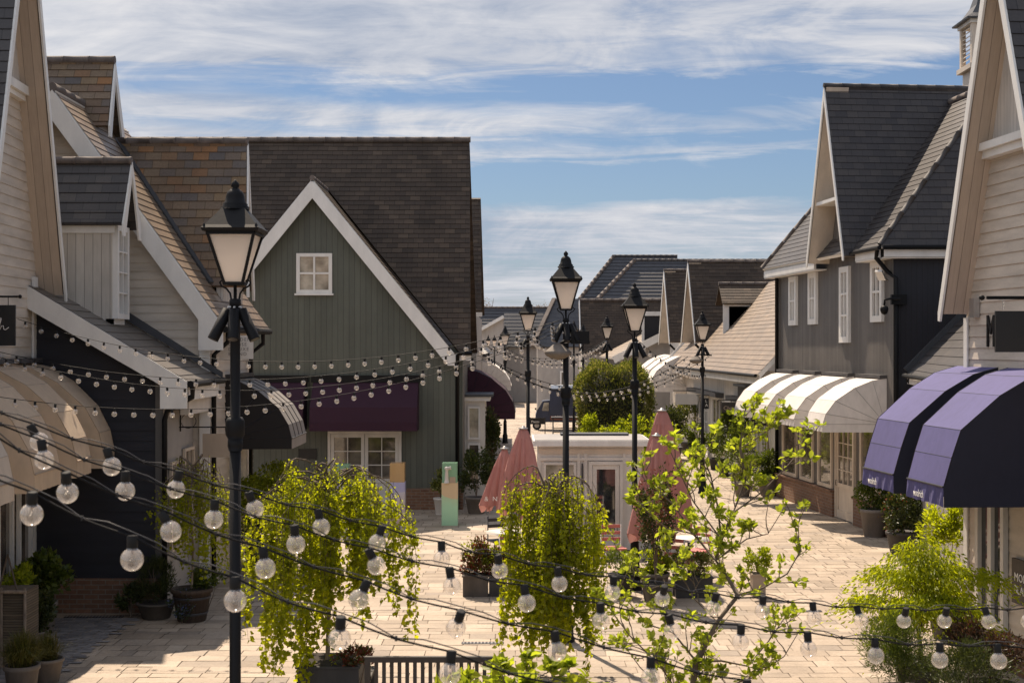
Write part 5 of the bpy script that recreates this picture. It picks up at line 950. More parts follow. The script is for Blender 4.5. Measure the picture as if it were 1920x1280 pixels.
# ================================================================== parasols
def parasol(x, d, zc, zh, hw, label, lean=0.0, text=None):
    t = thing('folded_parasol', (x, d, 0), label, 'parasol', 'folded pink parasols'); mb = MB(); mb.tube([(x, d, 0.05), (x, d, zc - .02)], .024, CREAM, 8); mb.build('pole', t)
    mb = MB(); K = 40; rings = [(0, .14), (.03, .22), (.12, .34), (.3, .50), (.5, .66), (.68, .80), (.84, .92), (.95, .96), (1.0, .90)]; hw *= .84; rr = random.Random(int(x * 100)); ph = [rr.uniform(-.05, .05) for _ in range(8)]
    R_ = []
    for f, w in rings:
        row = []
        for j in range(K):
            a = 2 * math.pi * j / K; fold = 1 + (.20 + .10 * f) * math.sin(a * 8 + 1.3 * math.sin(3 * a) + f * .6) * min(1, f * 3); r = hw * w * fold * (1 + .14 * math.sin(2 * a + x * 5 + f * 2) + .05 * math.sin(5 * a + f * 9))
            z = zc - (zc - zh) * f - (0.10 * math.cos(a * 8 + .4) * (f > .99)); row.append(Vector((x + lean * f + r * math.cos(a), d + r * math.sin(a) * .8, z)))
        R_.append(row)
    for i in range(len(R_) - 1):
        for j in range(K): mb.face([R_[i][j], R_[i][(j + 1) % K], R_[i + 1][(j + 1) % K], R_[i + 1][j]], F_PINK, True)
    o = mb.build('canopy', t); 
    mb = MB(); mb.lathe([(.0, .05), (.03, .045), (.035, .02), (.085, .01), (.09, -.005), (.05, -.02)], STEEL, (x, d, zc), 14); mb.build('finial', t)
    mb = MB(); mb.lathe([(.26, 0), (.26, .05), (.08, .07), (.04, .25), (.03, .28)], DARKM, (x, d, 0), 16); mb.build('base', t)
    if text:
        tx, sz, zz2 = text; q = lambda u, n, z: Vector((u, d - n, z)); text_mesh(tx, sz, LETW, q, x - hw * .95 + lean, hw * 1.05, zz2, parent=t, depth=.002, spacing=1.3)
    return t
parasol(XX(981, 25), 25, 2.73, 1.20, .42, 'folded pink parasol, the taller of the pair left of the cabin', lean=-.04)
parasol(XX(946, 27.3), 27.3, 2.20, 1.03, .34, 'folded pink parasol, the smaller of the pair, behind the taller one', lean=-.12, text=("& N", .13, 1.2))
parasol(XX(1241, 24.6), 24.6, 3.07, 1.05, .50, 'folded pink parasol, tallest one, at the right end of the cabin', lean=.05)
parasol(XX(1231, 23.6), 23.6, 2.69, .95, .38, 'folded pink parasol standing in front of the tallest one', lean=-.08)

# ================================================================== cabin kiosk
KB = thing('garden_cabin', (XX(1100, 28.6), 28.6, 0), 'pale panelled flat roofed cabin with glazed doors in the middle of the square', 'cabin'); fk = front(28.6); kx0, kx1 = XX(1010, 28.6), XX(1207, 28.6)
mb = MB(); mb.box(fk, kx0, kx1, -1.8, 0, 0.02, 2.16, WHITE)
for px in (1011, 1085, 1098, 1170, 1206): mb.box(fk, XX(px, 28.6) - .03, XX(px, 28.6) + .03, .0, .03, .1, 2.0, WHITE)
mb.box(fk, kx0, kx1, 0, .035, 1.86, 1.92, WHITE); mb.box(fk, kx0, kx1, 0, .035, .02, .14, WHITE); mb.box(fk, kx0, kx1, .0, .025, 2.0, 2.1, CREAM); mb.build('wall', KB)
mb = MB(); mb.box(fk, kx0 - .12, kx1 + .15, -1.95, .14, 2.16, 2.27, TRIM); mb.box(fk, kx0 - .08, kx1 + .11, -1.9, .10, 2.27, 2.285, GREYW); mb.box(fk, kx0 + .5, kx1 - .2, -1.75, -1.3, 2.285, 2.33, LEAD); mb.build('roof', KB)
window_part(KB, fk, XX(1019, 28.6), XX(1080, 28.6), .55, 1.82, n=.0, cols=1, rows=1, fw=.05, m=WHITE, pane=PANEL_L, t=.04)
door_part(KB, fk, XX(1104, 28.6), XX(1168, 28.6), .04, 1.84, n=0, cols=1, rows=1, m=WHITE, pane=PANE, glass_from=.22)
mb = MB(); mb.box(fk, XX(1090, 28.6), XX(1093, 28.6), .03, .05, .8, 1.8, DARKM); mb.build('door_gap', KB)

# ================================================================== display plinths
def plinth_mat(name, cols, bands):
    g = NG(mat(name)); tcx = g.n('ShaderNodeTexCoord'); sp = g.n('ShaderNodeSeparateXYZ'); g.l(tcx.outputs['Object'], sp.inputs[0])
    nz = g.noise(1.7, 2); v = g.math('ADD', sp.outputs[2], g.math('MULTIPLY', nz, .55)); g.col(g.ramp(v, bands)); g.rough(.3); return g.m
PG = plinth_mat('print_green', None, [(0.2, (.34, .60, .40)), (.8, (.36, .62, .42)), (1.05, (.50, .50, .32)), (1.25, (.56, .44, .28)), (1.45, (.40, .55, .36))]); PV = plinth_mat('print_lilac', None, [(0.2, (.62, .45, .38)), (.8, (.56, .50, .50)), (1.15, (.38, .38, .58)), (1.4, (.5, .48, .56))])
def m_case(name, c):
    g = NG(mat(name)); g.col(c + (1,)); g.rough(.1); t = g.n('ShaderNodeBsdfTransparent'); t.inputs[0].default_value = tuple(.5 + x * .5 for x in c) + (1,); mx = g.n('ShaderNodeMixShader'); mx.inputs[0].default_value = .6; g.l(t.outputs[0], mx.inputs[1]); g.l(g.b.outputs[0], mx.inputs[2]); g.l(mx.outputs[0], g.t.nodes['Material Output'].inputs[0]); return g.m
CG, CO = m_case('case_green', (.32, .55, .38)), m_case('case_orange', (.66, .45, .22))
def plinth(px0, px1, d, ztop, zmid, lm, cm, label, obj_=False):
    x0, x1 = XX(px0, d), XX(px1, d); w = x1 - x0; t = thing('display_plinth', ((x0 + x1) / 2, d, 0), label, 'display plinth', 'display plinths by the green house'); q = front(d)
    mb = MB(); mb.box(q, x0, x1, -w, 0, 0, zmid, lm); mb.build('plinth', t); mb = MB(); mb.box(q, x0 + .01, x1 - .01, -w + .01, -.01, zmid, ztop, cm); mb.build('glass_case', t)
    if obj_: mb = MB(); mb.lathe([(.06, zmid), (.045, zmid + .1), (.035, zmid + .3), (.06, zmid + .34), (.04, zmid + .38), (0, zmid + .39)], SIGNW, (x0 + w * .32, d - .02, 0), 12); mb.tube([(x0 + w * .32, d - .03, zmid + .34), (x0 + w * .6, d - .03, zmid + .36)], .04, SIGNW, 8); mb.build('exhibit', t); mb = MB(); mb.box(q, x0 + w * .5, x1 - .05, -.02, .012, zmid, zmid + .14, SIGNT); mb.build('card', t)
plinth(828, 858, 32.6, ZZ(868, 32.6), ZZ(905, 32.6), PG, CG, 'green display plinth with a white object in its case, right of the other plinths', True)
plinth(730, 759, 33.0, ZZ(868, 33), ZZ(904, 33), PV, CO, 'lilac display plinth with an orange case beside the weeping birch')
plinth(628, 655, 34.0, ZZ(870, 34), ZZ(905, 34), PV, CG, 'display plinth with a green case in front of the white double doors')

# ================================================================== blue three wheeled van
VD = 69.6; vx = lambda px: XX(px, VD); vz = lambda py: ZZ(py, VD); V = thing('three_wheeled_van', (vx(1050), VD, 0), 'small dark blue three wheeled coffee van with a tall box body', 'van'); fv = front(VD)
X0 = vx(1031); xe_ = vx(1112); mb = MB(); mb.box(fv, X0, xe_, -1.3, 0, .42, 2.1, BLUEV); mb.build('box_body', V)
mb = MB(); mb.prism([fv(X0 - .02, .03, 2.1), fv(xe_, .03, 2.1), fv(xe_, .0, 2.25), fv(X0 + .05, 0, 2.27)], Vector((0, 1.36, 0)), CHROME); mb.build('roof', V)
mb = MB(); pf = [(vx(1031), .42), (vx(1005), .42), (vx(1004.5), .75), (vx(1007), .98), (vx(1018), 1.48), (vx(1031), 1.52)]; mb.prism([fv(a, -.05, z) for a, z in pf], Vector((0, 1.2, 0)), BLUEV); mb.build('cab', V)
mb = MB(); mb.prism([fv(vx(1016), -.045, .99), fv(vx(1029), -.045, .99), fv(vx(1029), -.045, 1.4), fv(vx(1020), -.045, 1.4)], Vector((0, -.012, 0)), PANEL_L); mb.build('side_window', V)
mb = MB(); mb.prism([fv(vx(1007.6), -.1, 1.02), fv(vx(1007.6), -1.15, 1.02), fv(vx(1017.4), -1.15, 1.44), fv(vx(1017.4), -.1, 1.44)], Vector((-.015, 0, .006)), PANEL_L); mb.build('windscreen', V)
mb = MB(); mb.tube([fv(vx(1008), 0, .98), fv(vx(1004.5), .05, 1.05)], .012, BLACK, 5); mb.lathe([(0, .05), (.045, .03), (.05, 0), (.03, -.05), (0, -.05)], BLACK, tuple(fv(vx(1004.3), .05, 1.1)), 10); mb.build('mirror', V)
for wx, wd in ((vx(1007), .65), (vx(1094), .12), (vx(1094), 1.2)):
    mb = MB(); mb.tube([(wx, VD + wd - .06, .22), (wx, VD + wd + .06, .22)], .22, TYRE, 18); w_ = mb.build('wheel', V); mb = MB(); mb.tube([(wx, VD + wd - .065, .22), (wx, VD + wd + .065, .22)], .12, STEEL, 14); mb.build('rim', w_)
mb = MB(); mb.box(fv, X0 + .02, xe_, .002, .012, .52, .74, m_paint('van_red_brown', (.16, .05, .03)))
mb.build('lower_band', V); mb = MB()
for i in range(14):
    c = X0 + .28 + i * .115
    for k in range(4): a0, a1 = k * math.pi / 2, (k + 1) * math.pi / 2; mb.tube([fv(c + .055 * math.cos(a0), .016, .69 + .06 * math.sin(a0)), fv(c + .055 * math.cos(a1), .016, .69 + .06 * math.sin(a1))], .008, SIGNW, 4)
mb.build('lattice_pattern', V); mb = MB(); mb.lathe([(0, 0), (.05, 0)], SIGNW, (vx(1006), VD + .6, .6), 10); mb.tube([(vx(1004), VD + .25, .62), (vx(1006), VD + .25, .62)], .07, CHROME, 10); mb.build('headlight', V)
# furniture near the van
def trestle(px0, px1, d, zt, label, m=DARKM, dep=.7):
    t = thing('trestle_table', (XX((px0 + px1) / 2, d), d, 0), label, 'table'); q = front(d); a, b = XX(px0, d), XX(px1, d); mb = MB(); mb.box(q, a, b, -dep, 0, zt - .05, zt, m); mb.build('table_top', t)
    for x in (a + .08, b - .08):
        for n in (-.05, -dep + .05): mb = MB(); mb.tube([q(x, n, 0), q(x, n, zt - .05)], .025, m, 6); mb.build('leg', t)
    mb = MB()
    for z in (.28, .45): mb.box(q, a + .1, b - .1, -.10, -.06, z, z + .04, m)
    mb.build('rail', t)
trestle(1034, 1108, 63.5, .98, 'long dark metal table standing in front of the blue van')
t = thing('barrier_board', (XX(1008, 66), 66, 0), 'low black barrier board with pale lettering by the van front wheel', 'barrier'); q = front(66); mb = MB(); mb.box(q, XX(993, 66), XX(1023, 66), -.02, .02, ZZ(795, 66), ZZ(783, 66), SIGNB); mb.build('board', t)
for px in (994, 1022): mb = MB(); mb.tube([q(XX(px, 66), 0, 0), q(XX(px, 66), 0, ZZ(782, 66))], .025, BLACK, 6); mb.build('post', t)
text_mesh("Piazza", .16, LETW, q, XX(996, 66), .025, ZZ(792, 66), parent=t, depth=.002)
def chair(x, y, rz, label, group, m=DARKM, h=.9, seatm=None):
    t = thing('bistro_chair', (x, y, 0), label, 'chair', group); ca, sa = math.cos(rz), math.sin(rz); q = lambda u, n, z: Vector((x + u * ca - n * sa, y + u * sa + n * ca, z))
    mb = MB(); mb.box(q, -.21, .21, -.2, .2, .43, .46, seatm or m); mb.build('seat', t)
    for u in (-.19, .19):
        for n in (-.18, .18): mb = MB(); mb.tube([q(u, n, 0), q(u, n, .43 if n < 0 else h)], .014, m, 6); mb.build('leg', t)
    mb = MB()
    for z in (.56, .68, .80): mb.box(q, -.19, .19, .17, .19, z, z + .06, seatm or m)
    mb.build('backrest', t)
def table(x, y, label, r=.35, m=SIGNW, h=.74, group=None):
    t = thing('cafe_table', (x, y, 0), label, 'table', group); mb = MB(); mb.lathe([(r, h), (r, h + .03), (0.001, h + .03)], m, (x, y, 0), 24); mb.build('table_top', t); mb = MB(); mb.lathe([(.22, 0), (.2, .03), (.03, .05), (.03, h)], DARKM, (x, y, 0), 12); mb.build('leg', t)
gc = 'distant cafe chairs at the far left'; xx_ = XX(986, 111)
table(xx_, 111, 'distant small cafe table left of the lamp post before the van', .4, DARKM); chair(xx_ - .75, 111, 1.6, 'distant cafe chair, left of its table', gc); chair(xx_ + .6, 110.6, -1.6, 'distant cafe chair, right of its table', gc); chair(xx_ + .1, 109.8, 3.0, 'distant cafe chair nearest the camera, in front of its table', gc)
# furniture by the cabin
STR = m_boards('striped_webbing', (.62, .20, .17), pitch=.05, groove=.25, gd=1.0); gp = 'red webbed chairs round the cabin'
table(XX(948, 25.8), 25.8, 'white round table left of the weeping tree with the pink parasols', .36); table(XX(1296, 24.6), 24.9, 'white round table right of the tallest pink parasol', .38); table(XX(1232, 26.4), 27.2, 'white round table mostly hidden behind the tallest pink parasol', .38)
chair(XX(938, 26.6), 26.9, .4, 'dark chair behind the table under the pair of parasols', gp); chair(XX(1150, 25.9), 25.9, 0.2, 'red striped chair in front of the cabin door', gp, SIGNW, .86, STR); chair(XX(1312, 25.3), 25.6, -.8, 'red striped chair right of the tallest parasol', gp, SIGNW, .86, STR); chair(XX(1272, 24.3), 24.3, 2.6, 'red striped chair between the tallest parasol and the right white table', gp, SIGNW, .86, STR)
chair(XX(962, 24.9), 24.7, 2.8, 'red striped chair in front of the pair of parasols', gp, SIGNW, .86, STR)

# ================================================================== bench
B = thing('slatted_bench', (-.9, 14.8, 0), 'dark timber bench with upright back slats at the bottom edge of the photo', 'bench'); fq = front(14.8); bx0, bx1 = XX(684, 14.8), XX(930, 14.8)
mb = MB(); mb.box(fq, bx0, bx1, -.03, .03, .84, .90, BENCHM); mb.box(fq, bx0, bx1, -.02, .02, .50, .56, BENCHM)
n_ = int((bx1 - bx0) / .078)
for i in range(n_): c = bx0 + .04 + i * (bx1 - bx0 - .08) / (n_ - 1); mb.box(fq, c - .02, c + .02, -.012, .012, .56, .84, BENCHM)
mb.build('backrest', B); mb = MB()
for i in range(5): mb.box(fq, bx0, bx1, -.12 - i * .095, -.04 - i * .095, .42, .45, BENCHM)
mb.build('seat', B)
for x in (bx0 + .03, bx1 - .03):
    mb = MB(); mb.box(fq, x - .03, x + .03, -.03, .03, 0, .84, BENCHM); mb.build('leg', B); mb = MB(); mb.box(fq, x - .03, x + .03, -.5, -.44, 0, .64, BENCHM); mb.build('leg', B); mb = MB(); mb.box(fq, x - .035, x + .035, -.52, -.03, .64, .68, BENCHM); mb.build('armrest', B)
# ================================================================== plants
def leaf_mesh(name, pts, size, m, parent, dirs=None, wid=.55, var=.35, fold=.25, curved=False, seed=1, twig=None):
    """one small folded leaf per point; dirs = preferred leaf axis"""
    r = np.random.default_rng(seed); pts = np.asarray(pts, float); n = len(pts); s = size * (1 + var * r.uniform(-1, 1, n))
    a = r.normal(size=(n, 3))
    if dirs is not None: a = a * .45 + np.asarray(dirs, float)
    a /= np.linalg.norm(a, axis=1)[:, None] + 1e-9; b = r.normal(size=(n, 3)); b -= (b * a).sum(1)[:, None] * a; b /= np.linalg.norm(b, axis=1)[:, None] + 1e-9; c = np.cross(a, b)
    L, Wd = s[:, None], (s * wid)[:, None] / 2
    if not curved:
        v = np.stack([pts, pts + a * L * .45 + b * Wd + c * L * fold * .4, pts + a * L, pts + a * L * .45 - b * Wd + c * L * fold * .4], 1); k = 4
        base = (np.arange(n) * 4)[:, None]; fa = np.concatenate([base + [0, 1, 2], base + [0, 2, 3]], 1).reshape(-1, 3)
    else:
        mid = pts + a * L * .5; v = np.stack([pts, pts + a * L * .28 + b * Wd * .85 + c * L * .12, mid + a * L * .12 + b * Wd + c * L * .08, pts + a * L - c * L * .16, mid + a * L * .12 - b * Wd + c * L * .08, pts + a * L * .28 - b * Wd * .85 + c * L * .12, mid - c * L * .02], 1); k = 7
        base = (np.arange(n) * 7)[:, None]; fa = np.concatenate([base + t for t in ([0, 1, 6], [1, 2, 6], [2, 3, 6], [3, 4, 6], [4, 5, 6], [5, 0, 6])], 1).reshape(-1, 3)
    me = bpy.data.meshes.new(name); me.vertices.add(n * k); me.vertices.foreach_set('co', v.reshape(-1)); me.loops.add(len(fa) * 3); me.loops.foreach_set('vertex_index', fa.reshape(-1).astype(np.int32))
    me.polygons.add(len(fa)); me.polygons.foreach_set('loop_start', (np.arange(len(fa)) * 3).astype(np.int32)); me.update(calc_edges=True); me.materials.append(m)
    o = bpy.data.objects.new(name, me); SC.collection.objects.link(o)
    if parent: o.parent = parent; o.matrix_parent_inverse = Matrix.Translation(-parent.location)
    return o
def blob_pts(c, rad, n, k=14, spread=.34, seed=1, hollow=.55, flat=1.0):
    """uneven crown: clumps scattered through an ellipsoid"""
    r = np.random.default_rng(seed); d = r.normal(size=(k, 3)); d /= np.linalg.norm(d, axis=1)[:, None]; q = d * (hollow + (1 - hollow) * r.random((k, 1))) * (1 - spread * .55)
    w = r.uniform(.5, 1.4, k); idx = r.choice(k, n, p=w / w.sum()); g_ = r.normal(size=(n, 3)); g_ /= np.linalg.norm(g_, axis=1)[:, None]; g_ *= (r.random((n, 1)) ** .45) * spread * w[idx][:, None]
    p = q[idx] + g_; return np.asarray(c) + p * np.asarray(rad)
def pot(parent, x, d, r, h, m=TERRA, box=False, w=None, stave=False):
    mb = MB()
    if box: q = front(d); w = w or r * 2; mb.box(q, x - w / 2, x + w / 2, -r, r, 0.0, h, m); mb.box(q, x - w / 2 - .015, x + w / 2 + .015, -r - .015, r + .015, h, h + .025, m)
    else: mb.lathe([(r * .68, 0.0), (r * .74, h * .05), (r * .97, h * .86), (r * 1.06, h * .88), (r * 1.06, h), (r * .93, h), (r * .90, h * .93)], m, (x, d, 0), 22)
    o = mb.build('pot', parent)
    if stave:
        for z in (.22, .70): b2 = MB(); rr = r * (.74 + .23 * z / .86) + .004; b2.lathe([(rr, h * z), (rr + .006, h * z + .01), (rr + .012, h * (z + .07))], DARKM, (x, d, 0), 22); b2.build('hoop', parent)
    if not box: mb = MB(); mb.lathe([(r * .9, h * .93), (0.001, h * .96)], SOIL, (x, d, 0), 18); mb.build('soil', parent)
    else: mb = MB(); mb.box(front(d), x - w / 2 + .02, x + w / 2 - .02, -r + .02, r - .02, h + .005, h + .03, SOIL); mb.build('soil', parent)
    return o
def stems(parent, x, d, z0, z1, spread, m=BARK, n=6, r=.012, seed=1, name='stem'):
    rr = random.Random(seed); mb = MB()
    for i in range(n):
        a = rr.random() * 6.28; t = spread * rr.uniform(.3, 1); h = z0 + (z1 - z0) * rr.uniform(.6, 1); p0 = Vector((x, d, z0)); p3 = Vector((x + math.cos(a) * t, d + math.sin(a) * t * .8, h)); p1 = p0.lerp(p3, .35) + Vector((rr.uniform(-.1, .1) * t, rr.uniform(-.1, .1) * t, .08 * (h - z0))); p2 = p0.lerp(p3, .7) + Vector((rr.uniform(-.15, .15) * t, 0, .06 * (h - z0)))
        mb.tube([p0, p1, p2, p3], [r, r * .75, r * .5, r * .25], m, 6)
    return mb.build(name, parent)
def shrub(name, label, cat, x, d, zc, rad, n, size, m, potr=None, poth=.4, potm=TERRA, box=False, boxw=None, k=14, spread=.36, seed=1, up=None, wid=.55, group=None, core=True, stemn=5, stave=False, m2=None, n2=0):
    t = thing(name, (x, d, 0), label, cat, group); c = (x, d, zc)
    if potr: pot(t, x, d, potr, poth, potm, box, boxw, stave)
    p = blob_pts(c, rad, n, k, spread, seed); p[:, 2] = np.maximum(p[:, 2], .02); dirs = (p - np.asarray(c)) / np.asarray(rad) * .6 + np.array([0, 0, .35 if up is None else up])
    leaf_mesh('foliage', p, size, m, t, dirs, wid=wid, seed=seed)
    if n2: p = blob_pts(c, np.asarray(rad) * 1.03, n2, k, spread, seed + 50); p[:, 2] = np.maximum(p[:, 2], .02); leaf_mesh('blossom', p, size * .8, m2, t, None, seed=seed + 9)
    stems(t, x, d, poth if potr else 0.0, zc + rad[2] * .5, min(rad[0], rad[1]) * .7, n=stemn, seed=seed); return t
def weeping_tree(label, x, d, ztop, R_, zlow, n_str, m, trunk_r=.035, leaf=.045, potspec=None, seed=1, per=.028, lean=0.0, dens=1.0, zl2=.5, group=None, nb=15):
    t = thing('weeping_birch', (x, d, 0), label, 'tree', group); r = np.random.default_rng(seed); rr = random.Random(seed)
    if potspec: pot(t, x + potspec.get('dx', 0), d, **{k: v for k, v in potspec.items() if k != 'dx'})
    hz = ztop - .20; mb = MB(); z0 = potspec['h'] if potspec else 0
    mb.tube([(x, d, z0), (x + .02, d, z0 + (hz - z0) * .35), (x - .02 + lean * .5, d, z0 + (hz - z0) * .7), (x + lean, d, hz)], [trunk_r, trunk_r * .9, trunk_r * .8, trunk_r * .6], BARKP, 9); mb.build('trunk', t)
    P_, D_ = [], []; bm_ = MB()
    for i in range(nb):      # arching limbs, each with its own reach and its own curtain of strands
        a = i * 2.4 + rr.uniform(-.45, .45); L = R_ * rr.choice((.45, .7, .85, 1.0, 1.08)); h = rr.uniform(.02, .30); z1 = hz - rr.uniform(0, .35) ** 1.3; lowl = zlow + zl2 * rr.random(); wv = rr.uniform(-.5, .5)
        pts = []
        for s_ in np.linspace(0, 1, 9):
            ww = .05 * math.sin(s_ * 8 + i); aa = a + wv * s_ * s_; pts.append(Vector((x + lean + math.cos(aa) * L * s_ + ww, d + math.sin(aa) * L * s_ + ww, z1 + (h + .12) * math.sin(min(1, s_ * 1.25) * math.pi * .62) - .45 * s_ ** 3)))
        bm_.tube(pts, [.015 - .0115 * k_ / 8 for k_ in range(9)], BARK, 5); ns = max(4, int(n_str / nb * (.5 + L / R_ * .6)))
        for j in range(ns):
            s_ = rr.uniform(.08, 1.0) ** .6; kk = min(7, int(s_ * 8)); p = pts[kk].lerp(pts[kk + 1], s_ * 8 - kk) + Vector((rr.gauss(0, .045), rr.gauss(0, .045), rr.gauss(0, .02)))
            ln = max(.10, (p.z - lowl) * rr.choice((.25, .45, .7, .9, 1.0)) * rr.uniform(.8, 1.0)); sw = rr.uniform(-.08, .08); out_ = rr.uniform(0, .09); ph = rr.random() * 6
            nl = int(ln / per * dens); f = lambda u: Vector((p.x + math.cos(a) * out_ * u + sw * u * u + .014 * math.sin(u * 11 + ph), p.y + math.sin(a) * out_ * u + .012 * math.cos(u * 12 + ph), p.z - ln * u))
            bm_.tube([f(u) for u in np.linspace(0, 1, 6)], [.003, .0028, .0025, .002, .0018, .0012], BARK, 3, False)
            for uu in r.random(nl) ** .85: q = f(uu); P_.append((q.x + rr.gauss(0, .018), q.y + rr.gauss(0, .018), q.z)); D_.append((rr.uniform(-.8, .8), rr.uniform(-.8, .8), -.55))
    bm_.build('branches', t); leaf_mesh('foliage', P_, leaf, m, t, D_, wid=.8, seed=seed, fold=.3, var=.45); return t
weeping_tree('large weeping birch with bright hanging leaves left of the bench, under the strings', XX(614, 16.4), 16.4, ZZ(872, 16.4), 0.90, .22, 340, LF_BIRCH, .028, .056, dict(r=.36, h=.48, m=POTD, box=True, w=.72, dx=.05), 3, .022, .02, 1.0, 1.2, nb=17)
weeping_tree('weeping birch in the middle in front of the second lamp post and cabin', XX(1037, 17.6), 17.6, ZZ(893, 17.6), .57, .10, 270, LF_BIRCH, .026, .056, None, 8, .021, 0, 1.0, .5, nb=15)
weeping_tree('small shaded weeping birch in a barrel beside the navy wing', XX(368, 21.6), 21.3, ZZ(862, 21.4), .44, .55, 190, LF_BIRCH, .018, .048, dict(r=.30, h=.5, m=WOOD, stave=True), 12, .032, 0, .9, .9)

# ---- apple trees with visible limbs
def apple_tree(label, d, limbs, seed, base, leafs=.047, group='young apple trees near the camera', twl=1.0, step=.075):
    x0, y0 = base; t = thing('apple_tree', (XX(x0, d), d, 0), label, 'tree', group); rr = random.Random(seed); tr = MB(); br = MB(); P_, D_ = [], []
    def cluster(p, dr, n, s=1.0):
        for _ in range(n): P_.append(tuple(p + Vector((rr.gauss(0, .012), rr.gauss(0, .012), rr.gauss(0, .012))))); a = rr.random() * 6.28; D_.append((math.cos(a) * .9 + dr.x * .5, math.sin(a) * .9 + dr.y * .5, .35 + dr.z * .5 + rr.uniform(-.5, .3)))
    def twig(p, dr, L, depth=0):
        n = 4; pts = [p]
        for i in range(n): dr = (dr + Vector((rr.gauss(0, .2), rr.gauss(0, .2), rr.gauss(.08, .14)))).normalized(); pts.append(pts[-1] + dr * L / n)
        br.tube(pts, [.0048 - depth * .001, .004, .0034, .0028, .002], BARK, 5, False)
        for q in pts[2:]: 
            if rr.random() < .75: cluster(q, dr, rr.choice((2, 3, 4)))
        cluster(pts[-1], dr, rr.choice((5, 6, 7)))
        if depth < 1 and rr.random() < .8: twig(pts[2], (dr + Vector((rr.gauss(0, .7), rr.gauss(0, .7), rr.gauss(.2, .3)))).normalized(), L * .6, depth + 1)
    for li, (pts, r0, r1) in enumerate(limbs):
        ph = rr.random() * 6; amp = .0 if li == 0 else rr.uniform(.1, .45) * rr.choice((-1, 1)); n = len(pts); Q = []
        for i, (px, py) in enumerate(pts): f = i / (n - 1); Q.append(P(px, py, d + amp * f + .03 * math.sin(i * 1.7 + ph)))
        if li == 0: Q = [Vector((Q[0].x, Q[0].y, 0))] + Q
        m_ = len(Q); (tr if li == 0 else br).tube(Q, [r0 + (r1 - r0) * i / (m_ - 1) + (.005 * math.sin(i * 2.3 + 1) if li < 2 else 0) for i in range(m_)], BARK, 9 if li == 0 else 6)
        if li == 0: start = max(1, m_ - 4)
        else: start = 1
        for i in range(start, m_):
            seg = Q[i] - Q[i - 1]; dr = seg.normalized(); k = max(1, int(seg.length / step)) 
            for j in range(k):
                p = Q[i - 1].lerp(Q[i], (j + rr.random()) / k)
                if rr.random() < .9: twig(p, (dr * .4 + Vector((rr.gauss(0, .6), rr.gauss(0, .6), rr.gauss(.45, .3)))).normalized(), rr.uniform(.10, .28) * twl)
                if rr.random() < .6 and li: cluster(p, dr, rr.choice((2, 3)))
        cluster(Q[-1], (Q[-1] - Q[-2]).normalized(), 8)
    tr.build('trunk', t); br.build('branches', t); leaf_mesh('foliage', P_, leafs, LF_APPLE, t, D_, wid=.58, seed=seed, curved=True, var=.4); return t
apple_tree('open young apple tree with crooked trunk right of centre, in front of the right street', 10.0, [
    ([(1285, 1500), (1292, 1330), (1306, 1240), (1345, 1165), (1384, 1115)], 0.0289, 0.0154),
    ([(1384, 1115), (1366, 1085), (1342, 1050), (1352, 1010), (1375, 960), (1398, 900), (1388, 840), (1392, 795), (1398, 765)], 0.0149, 0.0035),
    ([(1352, 1010), (1346, 950), (1332, 890), (1312, 840), (1300, 800)], 0.0087, 0.0028), ([(1342, 1050), (1300, 1000), (1262, 945), (1215, 905), (1185, 870)], 0.0087, 0.0028),
    ([(1375, 960), (1425, 925), (1470, 880), (1512, 832)], 0.0062, 0.0028), ([(1384, 1115), (1430, 1102), (1476, 1075), (1502, 1030), (1490, 985)], 0.0081, 0.0028),
    ([(1306, 1240), (1262, 1185), (1232, 1120), (1195, 1065), (1170, 1040)], 0.0081, 0.0028), ([(1306, 1240), (1352, 1238), (1402, 1248), (1442, 1200), (1476, 1150)], 0.0099, 0.0028),
    ([(1292, 1330), (1240, 1250), (1180, 1190), (1150, 1150)], 0.0074, 0.0028), ([(1352, 1010), (1300, 940), (1272, 880), (1250, 830)], 0.0062, 0.0028),
    ([(1388, 840), (1420, 820), (1450, 800)], 0.0037, 0.0021), ([(1292, 1330), (1350, 1290), (1410, 1270), (1470, 1230), (1500, 1180)], 0.0068, 0.0028), ([(1342, 1050), (1400, 1010), (1440, 1000), (1465, 960)], 0.0056, 0.0028),
    ([(1292, 1330), (1250, 1300), (1200, 1250), (1175, 1215)], .007, .003), ([(1262, 1185), (1215, 1170), (1180, 1130), (1160, 1100)], .006, .003), ([(1300, 1000), (1250, 990), (1215, 960), (1190, 930)], .006, .003), ([(1345, 1165), (1300, 1120), (1270, 1060), (1240, 1020)], 0.0062, 0.0028)], 21, (1290, 1500))
apple_tree('low leafy apple crown at the bottom centre in front of the bench', 9.4, [
    ([(960, 1500), (965, 1400), (975, 1330)], 0.0255, 0.0140), ([(975, 1330), (930, 1300), (885, 1282), (850, 1280)], 0.0087, 0.0028), ([(975, 1330), (985, 1285), (990, 1255)], 0.0087, 0.0028), ([(975, 1330), (1020, 1285), (1060, 1262), (1100, 1270)], 0.0087, 0.0028), ([(975, 1330), (945, 1275), (935, 1248)], 0.0062, 0.0028), ([(975, 1330), (900, 1315), (860, 1310), (830, 1300)], 0.0074, 0.0028), ([(985, 1285), (1010, 1268), (1030, 1258)], 0.0050, 0.0028), ([(965, 1400), (1060, 1330), (1130, 1300)], 0.0062, 0.0028)], 33, (960, 1500), .075, twl=.45, step=.11)

